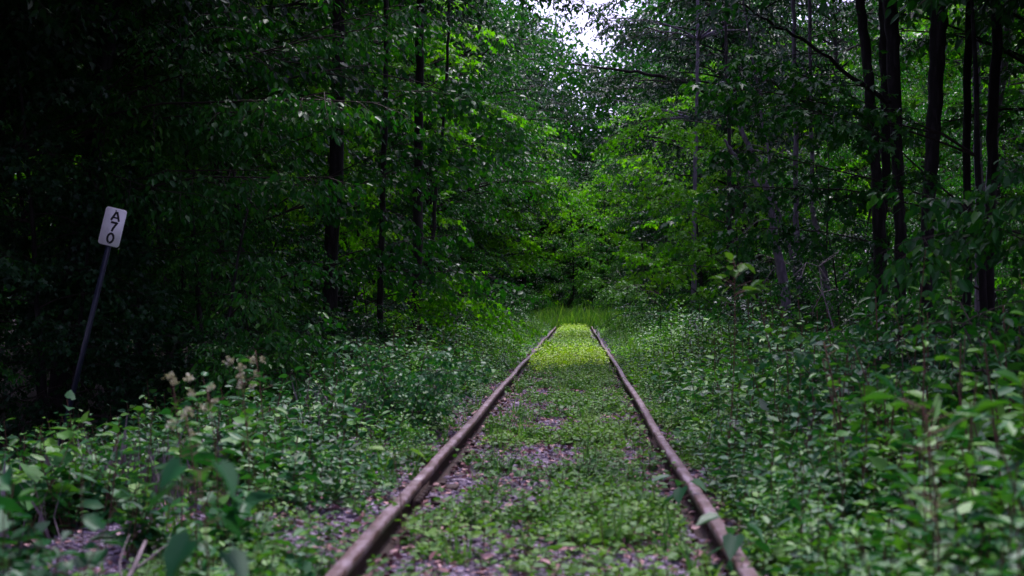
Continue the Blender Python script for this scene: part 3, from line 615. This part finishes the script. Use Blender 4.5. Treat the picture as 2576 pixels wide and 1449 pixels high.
# trunks one can tell apart
def trunk_tree(label, stems, limbs=(), bark=None, name='forest_tree', top=15, leafy=True, seed=1, twigs=0):
    """stems: list of (d, [(u, v, width px in 2576)...]) traced bottom to top, continued upward out of the picture into a crown"""
    rg = np.random.default_rng(seed); d0, s0 = stems[0]
    b = W(s0[0][0], s0[0][1], d0); b[2] = float(gz(b[0], b[1])) - .1
    t = thing(name, b, label, 'tree'); g = Geo(); G = Geo()
    for k, (d, s) in enumerate(stems):
        pts = [W(u, v, d) for u, v, _ in s]; rad = [wd / 2 / 2.5156 / F * d for _, _, wd in s]
        if k == 0: pts.insert(0, b.copy()); pts[0][0] = pts[1][0]; rad.insert(0, rad[0] * 1.25)
        if top:
            dd = nrm(pts[-1] - pts[-2]); dd = nrm(dd * (.5, .5, 1)); z = pts[-1][2]
            while z < top:
                dd = nrm(dd + rg.normal(0, .04, 3)); pts.append(pts[-1] + dd * 1.5); rad.append(rad[-1] * .88); z = pts[-1][2]
        P = np.array(pts); rad = np.array(rad)
        q = np.linspace(0, len(P) - 1, len(P) * 4); Pi = np.stack([np.interp(q, range(len(P)), P[:, c]) for c in range(3)], 1); Ri = np.interp(q, range(len(P)), rad)
        Pi += rg.normal(0, .012, Pi.shape) * (1, 1, 0); Ri *= 1 + rg.normal(0, .035, len(Ri))
        add_tube(g, Pi - b, Ri, 12)
        if leafy and top:
            for i in range(26):
                m = rg.integers(max(len(P) - 6, 1), len(P)); az = rg.uniform(0, 6.28); L = rg.uniform(1.5, 3.2); p0 = P[m] - b
                path = rnd_path(p0, (math.cos(az), math.sin(az), rg.uniform(.2, .8)), L, 6, .5, .06, rg); add_tube(g, path, np.linspace(.04, .012, 6), 5)
                for c in range(2, 6):
                    for _ in range(2): leafy_branch(G, path[c], nrm(path[c] - path[c - 1]) + rg.normal(0, .5, 3) * (1, 1, .3), rg.uniform(.9, 1.6), .012, 8, .6, .15, .5, 'ovate', 0, 1, rg=rg, sp=.11)
    g.build('trunk', bark or M_bark, t, smooth=True)
    for (d, s) in limbs:
        gl = Geo(); pts = np.array([W(u, v, dd if isinstance(d, (list, tuple)) else d) for (u, v, _), dd in zip(s, d if isinstance(d, (list, tuple)) else [d] * len(s))])
        rad = np.array([wd / 2 / 2.5156 / F * p[1] for (_, _, wd), p in zip(s, pts)])
        q = np.linspace(0, len(pts) - 1, len(pts) * 4); Pi = np.stack([np.interp(q, range(len(pts)), pts[:, c]) for c in range(3)], 1) + rg.normal(0, .02, (len(q), 3))
        add_tube(gl, Pi - b, np.interp(q, range(len(pts)), rad), 7)
        lb = gl.build('limb', bark or M_bark, t, smooth=True)
        if leafy:
            for i in range(3, len(Pi), 2):
                for _ in range(2):
                    dr = nrm(Pi[i] - Pi[i - 1]) + rg.normal(0, .6, 3) * (1, 1, .25)
                    leafy_branch(G, Pi[i] - b, dr, rg.uniform(.6, 1.4), .010, 8, .5, .10, .6, 'maple' if seed % 2 else 'ovate', 0, 1, rg=rg, sp=.08)
    if twigs:
        gt_ = Geo()
        for i in range(twigs):
            d, s = stems[0]; f = rg.uniform(.15, .8); P = np.array([W(u, v, d) for u, v, _ in s]); u = f * (len(P) - 1); a = int(u); p = P[a] + (P[min(a + 1, len(P) - 1)] - P[a]) * (u - a)
            az = rg.uniform(2.4, 5.6); L = rg.uniform(.35, 1.1); path = rnd_path(p - b, (math.cos(az), math.sin(az) * .6, rg.uniform(-.5, .4)), L, 6, .5, .18, rg)
            add_tube(gt_, path, np.linspace(.011, .003, 6), 4)
            for j in range(2, 6):
                for _ in range(2): add_tube(gt_, rnd_path(path[j], nrm(path[j] - path[j - 1]) + rg.normal(0, .7, 3), L * .35, 4, .4, .2, rg), np.linspace(.006, .002, 4), 3)
        gt_.build('bare_twigs', M_deadtwig, t)
    if G.v: G.build('crown', [M_leaf_dk if seed % 3 else M_leaf, M_twig], t)
    return t
trunk_tree('dark twin stemmed tree forking low, leftmost of the big trunks on the right', [(25, [(2215, 900, 36), (2214, 700, 34), (2212, 540, 34), (2203, 440, 27), (2190, 250, 26), (2178, 120, 25), (2165, 0, 24)]), (25.1, [(2218, 560, 22), (2230, 440, 22), (2228, 300, 23), (2226, 120, 26), (2222, 0, 26)])],
           limbs=[((25, 24.4, 24, 23.5), [(2190, 330, 9), (2120, 310, 7), (2050, 270, 6), (1950, 210, 4)])], seed=31)
trunk_tree('straight thick dark trunk just right of the twin stemmed tree', [(24, [(2272, 980, 30), (2266, 700, 29), (2262, 500, 29), (2254, 300, 30), (2246, 120, 34), (2240, 0, 38)])],
           limbs=[((24, 23.6, 23, 22.5, 22), [(2250, 262, 13), (2150, 200, 11), (2050, 120, 9), (1950, 60, 7), (1850, 5, 5)])], seed=32)
trunk_tree('broad brownish trunk bowing slightly right as it rises, middle of the right hand trunks', [(23, [(2332, 800, 34), (2334, 560, 34), (2340, 420, 34), (2352, 260, 37), (2358, 120, 40), (2362, 30, 44), (2366, -60, 40)])], seed=34)
trunk_tree('thin black upright trunk between the broad brownish trunk and the right edge pair', [(26, [(2432, 740, 22), (2432, 450, 20), (2434, 220, 20), (2440, 0, 20)])], seed=35)
trunk_tree('dark trunk nearest the right edge, leaning outward to the right', [(24, [(2488, 700, 26), (2492, 480, 27), (2500, 250, 27), (2510, 0, 26), (2514, -60, 26)])], seed=37)
trunk_tree('pale mottled trunk half hidden behind the thin black trunk', [(33, [(2463, 640, 22), (2462, 400, 21), (2458, 200, 20), (2448, 0, 19)])], bark=M_bark_g, seed=38)
trunk_tree('slanting grey trunk in the top right corner behind the others', [(31, [(2480, 620, 22), (2505, 300, 22), (2535, 90, 22), (2560, -40, 22)])], bark=M_bark_g, seed=40)
trunk_tree('grey leaning dead tree with pale bare twigs right of centre', [(27, [(1985, 820, 26), (1968, 690, 24), (1950, 600, 20), (1940, 520, 18), (1915, 430, 16), (1895, 390, 14), (1870, 340, 12), (1845, 270, 9)]), (27.1, [(1906, 470, 13), (1880, 430, 10), (1850, 390, 8), (1820, 350, 6)])], bark=M_bark_g, top=0, leafy=False, twigs=12, seed=41)
trunk_tree('thin grey trunk forking upward just right of the dead leaning tree', [(29, [(2020, 820, 22), (2008, 680, 18), (2003, 560, 14), (2000, 350, 12), (1998, 150, 11), (1996, 0, 10)]), (29.1, [(2010, 720, 14), (1990, 640, 12), (1965, 560, 9), (1950, 500, 7)])], bark=M_bark_g, seed=43, twigs=2)
trunk_tree('crooked slim grey trunk midway between the dead tree and the big dark trunks', [(30, [(2090, 800, 18), (2072, 680, 16), (2060, 600, 14), (2045, 520, 12), (2040, 300, 10), (2035, 0, 9)])], bark=M_bark_g, seed=44, twigs=2)
trunk_tree('short slim grey trunk in shade just right of the track end', [(45, [(1745, 700, 12), (1745, 600, 12), (1748, 480, 10), (1752, 300, 9), (1756, 100, 8)])], bark=M_bark_g, seed=46)
trunk_tree('slim black trunk standing in the left wood, thinnest and straightest there', [(27, [(956, 800, 17), (960, 600, 15), (966, 400, 14), (970, 200, 13), (972, 0, 12)])], seed=47)
trunk_tree('wide dark trunk in the left wood between the slim trunk and the track', [(31, [(1048, 780, 28), (1050, 600, 27), (1053, 400, 24), (1055, 200, 22), (1058, 0, 20)])], seed=49)
trunk_tree('heavy black trunk farthest left in the left wood, behind hanging leaves', [(26, [(826, 800, 40), (835, 620, 38), (845, 450, 38), (850, 250, 34), (852, 0, 30)])], seed=50)
trunk_tree('slender leaning stem beside the wide dark trunk in the left wood', [(31.6, [(1075, 760, 11), (1085, 620, 11), (1098, 480, 9), (1115, 300, 8), (1130, 100, 7)])], seed=52)
trunk_tree('tree sending a long thin bare limb across the bright gap of sky', [(47, [(1905, 800, 22), (1880, 600, 22), (1850, 400, 20), (1830, 200, 18), (1815, 0, 16)])],
           limbs=[((47, 46, 45, 45, 44), [(1832, 255, 10), (1740, 212, 10), (1650, 190, 9), (1560, 176, 7), (1440, 160, 4)])], seed=53)

# ------------------------------------------------------------------ boughs of near trees that reach into view
def bough_tree(name, label, base, h, boughs, kind, mat, leaf, r=.07, seed=1, sag=.45, ntw=16, ltw=.6, bark=None):
    rg = np.random.default_rng(seed); b = np.array([base[0], base[1], float(gz(base[0], base[1])) - .05])
    t = thing(name, b, label, 'tree'); g = Geo(); G = Geo()
    tp = rnd_path((0, 0, -.1), (rg.normal(0, .04), rg.normal(0, .04), 1), h, 9, 0, .04, rg); add_tube(g, tp, np.linspace(r, r * .25, 9), 9)
    g.build('trunk', bark or M_bark, t, smooth=True)
    for (ta_, L) in boughs:
        target = np.array(ta_) - b; z = max(.3, target[2] - L * .25); z = min(z, h * .9); a = min(int((z + .1) / h * 8), 7); p = tp[a]
        d = target - p; L2 = np.linalg.norm(d)
        bough(G, p, d / L2 + (0, 0, .2), L2, .006 + .003 * L2, leaf, .45, kind, rg, .5 + rg.normal(0, .08), None, sag, .3 if L2 > 1.5 else .1, min(.95, L2 * .5))
    G.build('crown', [mat, M_twig], t); return t
bl = [(W(900, 300, 18.5), 3), (W(840, 200, 18.2), 3), (W(760, 120, 18.2), 3), (W(960, 150, 19.0), 3), (W(1010, 60, 18.5), 3), (W(700, 330, 18.5), 3), (W(640, 30, 18.2), 3), (W(880, 20, 18.5), 3), (W(600, 230, 19.0), 2.4), (W(1060, 210, 20.5), 3), (W(500, 120, 19.0), 3), (W(800, 400, 19.5), 3), (W(540, 420, 20.0), 2.4), (W(300, 200, 21.5), 3), (W(420, 330, 21.5), 3), (W(200, 60, 21.5), 3), (W(680, 500, 20.0), 2.4), (W(560, 560, 20.5), 2.4)]
bough_tree('overhanging_tree', 'young tree at upper left with big hanging green leaves reaching toward the track', (-8.8, 21.2), 8.5, bl, 'ovate', M_leaf, .12, seed=61, ltw=.55)
bl = [(W(1240, 210, 25), 3), (W(1180, 120, 24), 3), (W(1290, 330, 26), 3), (W(1130, 60, 24), 3), (W(1250, 450, 27), 3), (W(1100, 300, 24), 3), (W(1300, 110, 27), 3), (W(1210, 540, 27), 2), (W(1340, 30, 28), 3), (W(1020, 420, 24), 3), (W(1240, 640, 27), 2), (W(1060, 560, 24), 2)]
bough_tree('overhanging_tree', 'bluish silvery leaved tree whose layered boughs reach right toward the bright gap', (-5.6, 25.5), 9, bl, 'round', M_leaf, .115, seed=62)
bl = [(W(620, 640, 18), 2), (W(720, 700, 17.5), 2), (W(820, 690, 18), 2), (W(560, 720, 18), 2), (W(800, 800, 17), 2), (W(640, 830, 17), 2), (W(520, 600, 19), 2), (W(860, 850, 17), 2), (W(720, 900, 16), 1.5), (W(430, 760, 19), 2), (W(420, 860, 17.5), 2), (W(560, 900, 16.5), 1.5)]
bough_tree('understorey_tree', 'low spreading sapling with pale blue green leaves behind the weeds at left', (-4.6, 18.6), 3.6, bl, 'ovate', M_leaf, .095, seed=63, r=.04)
bl = [(W(1180, 760, 27), 2), (W(1260, 720, 28), 2), (W(1320, 770, 28), 1.6), (W(1230, 690, 28), 1.6), (W(1200, 830, 26), 2), (W(1120, 730, 27), 2), (W(1290, 800, 27), 1.6)]
bough_tree('understorey_tree', 'bright yellow green sapling beside the left rail where it narrows', (-3.9, 28), 2.6, bl, 'maple', M_leaf_br, .10, seed=64, r=.03)
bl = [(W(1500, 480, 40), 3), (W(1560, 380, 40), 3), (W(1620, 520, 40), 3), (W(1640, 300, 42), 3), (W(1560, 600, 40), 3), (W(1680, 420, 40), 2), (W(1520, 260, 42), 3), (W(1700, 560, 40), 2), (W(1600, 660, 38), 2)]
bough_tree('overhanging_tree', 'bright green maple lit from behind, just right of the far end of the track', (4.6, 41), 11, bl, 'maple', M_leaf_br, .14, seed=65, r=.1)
bl = [(W(1750, 250, 20), 3), (W(1850, 160, 20), 3), (W(1980, 250, 19), 3), (W(1700, 120, 21), 3), (W(1900, 60, 20), 3), (W(1800, 350, 20), 3), (W(1880, 500, 20), 2.4)]
bough_tree('overhanging_tree', 'dark leaved tree whose boughs hang across the upper right, left of the big trunks', (6.2, 21.5), 8, bl, 'maple', M_leaf, .12, seed=66)
bl = [(W(2240, 500, 12.5), 2), (W(2350, 470, 12.5), 2), (W(2450, 500, 12.5), 2), (W(2540, 520, 12), 2), (W(2380, 540, 12), 2), (W(2560, 470, 12), 1.5)]
bough_tree('understorey_tree', 'sapling at the right edge with broad blue green leaves across the dark trunks', (4.9, 12.4), 2.5, bl, 'ovate', M_leaf, .125, seed=67, r=.035)
bl = [(W(1540, 690, 33), 1), (W(1500, 720, 33), 1), (W(1580, 730, 33), 1), (W(1560, 700, 32), 1), (W(1530, 760, 33), 1)]
bough_tree('sapling', 'small pale leaved sapling standing right of the vanishing rails', (2.0, 33), 2.0, bl, 'round', M_creep, .06, seed=68, r=.012, ntw=8, ltw=.25)

# shrubs on the right bank and along the edges
def shrub(seed, h, w_, kind, mat, leaf, nst=9, name='shrub'):
    rg = np.random.default_rng(seed); t = bpy.data.objects.new(name, None); t['category'] = 'shrub'; g = Geo(); G = Geo()
    for i in range(nst):
        az = i * 2.4; d = np.array([math.cos(az) * .5 * w_, math.sin(az) * .5 * w_, h]) * rg.uniform(.75, 1.1)
        path = rnd_path((0, 0, -.05), d, np.linalg.norm(d), 6, .25, .08, rg); add_tube(g, path, np.linspace(.011, .004, 6), 5)
        for k in range(1, 6):
            for _ in range(3):
                a2 = rg.uniform(0, 6.28); leafy_branch(G, path[k], (math.cos(a2), math.sin(a2), rg.uniform(0, .6)), w_ * rg.uniform(.2, .42), .004, 5, .16 * w_ + .05, leaf, .5, kind, 0, 1, rg=rg, tips=.1, sag=.3)
    g.build('stems', M_twig, t, smooth=True, link=False); G.build('foliage', [mat, M_twig], t, link=False); return t
def SH(*a, **k):
    before = set(bpy.data.objects); t = shrub(*a, **k)
    return register(t, [o for o in bpy.data.objects if o not in before and o is not t])
sa = SH(71, 1.5, 1.3, 'ovate', M_leaf, .075); sb = SH(72, 1.1, 1.1, 'round', M_herb, .06); sd = SH(73, 1.9, 1.5, 'maple', M_leaf_dk, .09)
SR = 'shrubs on the right bank'
for p, x, y, s in [(sa,3.0,8.6,1.0),(sd,4.4,11.2,1.0),(sa,5.0,13.0,1.1),(sd,3.6,12.2,.8),(sd,3.9,10.2,.8),(sa,4.1,11.8,.95),(sb,2.5,10.4,1.0),(sd,4.6,13.6,.75),(sa,3.3,13.2,1.0),(sb,2.6,14.5,1.0),(sd,5.8,15.5,.8),(sa,4.2,17.5,.85),(sb,3.1,18.8,1.0),(sd,5.9,19,.8),(sa,3.6,23,1.2),(sb,3.0,27,1.1),(sd,4.3,28,1.1),(sb,2.9,35,1.1),(sa,3.4,41,1.2),(sb,2.6,50,1.2),(sd,6.6,24,.9),(sd,8.4,21.5,.9),(sa,9.5,27,1.0)]:
    put(p, x, y, s, {sa: 'fine leaved green', sb: 'low round leaved', sd: 'dark broad leaved'}[p] + ' shrub on the right bank ' + ('near the camera' if y < 12 else 'before the big dark trunks' if y < 20 else 'beyond the big dark trunks'), SR)
SL = 'shrubs at the foot of the left wood'
for p, x, y, s in [(sd,-5.8,18.6,.9),(sb,-4.0,15.0,.7),(sa,-3.9,17.5,.9),(sb,-3.2,20.5,.9),(sd,-4.0,22.5,.9),(sa,-3.3,25,.9),(sb,-3.0,31,1.1),(sd,-3.8,35,1.0),(sa,-3.1,40,1.1),(sb,-2.8,47,1.2),(sd,-3.4,54,1.2),(sa,-2.6,62,1.2)]:
    put(p, x, y, s, {sa: 'fine leaved green', sb: 'low round leaved', sd: 'dark broad leaved'}[p] + ' shrub at the foot of the left wood ' + ('near the tilted sign' if y < 19 else 'halfway down the line' if y < 36 else 'near the vanishing rails'), SL)
put(sb, -1.32, 12.0, .72, 'dark bushy shrub crowding the outer side of the left rail', None)
put(sd, -1.2, 93, 1.3, 'bush growing across the track bed past the last visible rail', 'bushes past the end of the rails')
put(sa, 1.8, 95, 1.5, 'bush growing across the track bed past the last visible rail', 'bushes past the end of the rails')
put(sa, -2.9, 88, 1.4, 'bush growing across the track bed past the last visible rail', 'bushes past the end of the rails')

# ------------------------------------------------------------------ single foreground plants
def single_plant(name, label, base, top, leaves, kind, mat, stem_r=.004, extra=None, cat='plant', kids='leaf'):
    """leaves: list of (height fraction, azimuth deg, length, tilt, tint)"""
    b = np.array(base, float); b[2] = float(gz(b[0], b[1])) - .02
    t = thing(name, b, label, cat); T = np.array(top) - b; g = Geo()
    path = np.array([T * f + np.array([.03 * math.sin(f * 3), 0, 0]) for f in np.linspace(0, 1, 7)]); add_tube(g, path, np.linspace(stem_r, stem_r * .5, 7), 6)
    G = Geo()
    for f, az, L, tl, ti in leaves:
        p = T * f + np.array([.03 * math.sin(f * 3), 0, 0]); a = R(az); out = np.array([math.cos(a), math.sin(a), tl]); q = p + nrm(out * (1, 1, 0) + (0, 0, .4)) * L * rgp.uniform(.4, 1.1)
        add_tube(g, [p, q], stem_r * .35, 4); add_leaves(G, [q], [out], [np.array([rng.normal(0, .2), rng.normal(0, .2), 1.])], L, [ti], kind, 0, wob=.1)
    g.build('stem', M_stem, t, smooth=True); G.build('leaves', mat, t)
    if extra is not None: extra(t, T)
    return t
rgp = random.Random(3)
lv = [(1, 200, .085, -.9, .5), (.99, 330, .10, -1.0, .35), (.97, 100, .07, -.3, .7), (.9, 180, .10, -.7, .3), (.88, 350, .09, -.5, .55), (.8, 30, .10, -.9, .3), (.72, 215, .12, -1.1, .4), (.66, 320, .10, -.8, .2), (.55, 190, .09, -.6, .7), (.5, 10, .11, -.9, .3), (.42, 280, .11, -1.2, .25), (.34, 150, .09, -.8, .5), (.28, 30, .10, -.8, .4), (.2, 260, .10, -1.1, .2)]
single_plant('heart_leaved_plant', 'blurred near plant with large drooping heart shaped leaves at lower left', W(505, 1500, 3.7), W(495, 1185, 3.7), lv, 'heart', M_herb, .004)
lv = [(rgp.uniform(.78, 1.0), rgp.uniform(0, 360), rgp.uniform(.085, .125), rgp.uniform(-.6, .9), rgp.uniform(.4, .9)) for _ in range(24)] + [(rgp.uniform(.3, .6), rgp.uniform(0, 360), .07, -.2, .3) for _ in range(8)]
single_plant('sapling', 'slim sapling with a tuft of pale green leaves rising above the right bank', W(1822, 1150, 9), W(1845, 655, 9), lv, 'ovate', M_creep, .005)
lv = [(rgp.uniform(.4, 1.0), rgp.uniform(0, 360), rgp.uniform(.07, .14), rgp.uniform(.0, 1.2), rgp.uniform(.4, .9)) for _ in range(34)]
single_plant('long_leaved_weed', 'blurred tall weed with long narrow arching leaves at lower right', W(2350, 1560, 4.4), W(2320, 1020, 4.4), lv, 'lance', M_herb, .005)
lv = [(rgp.uniform(.2, 1.0), rgp.uniform(0, 360), rgp.uniform(.05, .08), rgp.uniform(-.4, .3), rgp.uniform(.2, .8)) for _ in range(16)]
single_plant('sapling', 'thin brown stemmed sapling rising through the weeds at right', W(2140, 1230, 7.5), W(2070, 860, 7.5), lv, 'ovate', M_leaf, .007)
lv = [(.95, 200, .10, -.2, .3), (.9, 330, .09, -.5, .4), (.8, 100, .08, -.4, .5), (.75, 250, .11, -.8, .2), (.6, 20, .09, -.5, .3), (.55, 170, .10, -.6, .2), (.4, 280, .10, -.9, .3), (.3, 70, .08, -.5, .4), (.35, 220, .09, -.9, .2)]
single_plant('vine', 'creeping vine with broad dark leaves lying over the right rail', np.array([.66, 5.55, 0]), np.array([.76, 5.6, .27]), lv, 'heart', M_herb, .004)
single_plant('vine', 'small vine with curled dark leaves against the inner side of the right rail', np.array([.62, 7.4, 0]), np.array([.68, 7.45, .20]), lv[:6], 'heart', M_herb, .003)
lv = [(1, 180, .075, .2, .95), (.98, 350, .085, -.4, 1.0), (.8, 60, .06, 0, .8), (.7, 230, .06, 0, .7), (.5, 120, .06, -.1, .6)]
single_plant('pale_leaved_weed', 'weed with two pale yellow green leaves left of the left rail', W(1000, 1290, 6.2), W(985, 1140, 6.2), lv, 'round', M_creep, .003)
def heads(t, T):
    for k in range(4):
        g = Geo(); P = []
        c = T * rng.uniform(.88, 1.02) + rng.normal(0, .035, 3); P.append(c + rng.normal(0, .007, (20, 3)))
        P = np.concatenate(P); n = len(P); add_leaves(g, P, rng.normal(0, 1, (n, 3)) + (0, 0, .4), rng.normal(0, 1, (n, 3)), rng.uniform(.010, .020, n), rng.uniform(0, 1, n), 'round')
        g.build('seed_head', M_flower, t)
for i, (u, v, d, lab) in enumerate([(430, 945, 6.0, 'weed topped with fluffy cream seed heads, leftmost of the flowering clump at left'), (600, 925, 6.4, 'weed with cream fluffy seed heads, rightmost and tallest of the flowering clump at left'),
                         (520, 985, 6.1, 'weed with small cream seed heads in the middle of the flowering clump at left'), (465, 1045, 5.6, 'shorter weed with whitish buds below the flowering clump at left'), (640, 880, 7.2, 'weed with greenish blossom behind the flowering clump at left')]):
    lv = [(rgp.uniform(.2, .95), rgp.uniform(0, 360), rgp.uniform(.05, .085), rgp.uniform(-.3, .4), rgp.uniform(.3, .8)) for _ in range(20)]
    b = W(u + 20, 1300, d); single_plant('flowering_weed', lab, b, W(u, v, d), lv, 'ovate', M_herb, .004, heads, 'plant')
# fallen dead branch
def dead_branch():
    a = W(292, 1445, 5.3); a[2] = float(gz(a[0], a[1])) + .03; t = thing('fallen_branch', a, 'pale broken dead branch lying on the ballast at lower left', 'branch'); g = Geo()
    e = W(366, 1362, 5.6) - a; add_tube(g, [(-.12, -.15, -.02), (0, 0, 0), e * .5 + (.01, 0, .01), e], [.009, .011, .010, .007], 7)
    for s in [(-.3, .1), (.25, .2), (.5, .28), (-.15, .3)]: add_tube(g, rnd_path(e * abs(s[1]), (s[0] + .3, .3, .15), .35, 5, .1, .15), np.linspace(.007, .002, 5), 4)
    g.build('limb', M_deadtwig, t, smooth=True)
    t2 = thing('fallen_branch', a + (.12, -.1, 0), 'dark thin fallen branch crossing beneath the pale broken one', 'branch'); g = Geo()
    add_tube(g, rnd_path((-.3, -.2, .0), (1, .45, .05), .95, 6, .0, .06), np.linspace(.012, .004, 6), 6); add_tube(g, rnd_path((0, -.05, .02), (1, -.1, .08), .5, 5, .0, .1), np.linspace(.007, .003, 5), 5)
    g.build('limb', M_twig, t2, smooth=True)
    for (u, v, d, lab) in [(2060, 670, 14, 'bare pale twig hooking out of the shadow right of centre'), ]:
        p = W(u + 60, v + 120, d); t3 = thing('dead_sapling', (p[0], p[1], float(gz(p[0], p[1]))), lab, 'dead sapling'); g = Geo(); q = W(u, v, d) - np.array(t3.location)
        path = np.array([(0, 0, 0), q * .5 + (.1, 0, 0), q * .85, q, q + (-.12, 0, .04)]); add_tube(g, path, np.linspace(.012, .003, 5), 5)
        for k in range(9): add_tube(g, rnd_path(path[2 + k % 3], (rng.uniform(-1, 1), rng.uniform(-.4, .4), rng.uniform(-1, .5)), .28, 4, .1, .2), np.linspace(.005, .0015, 4), 3)
        g.build('twigs', M_deadtwig, t3)
dead_branch()
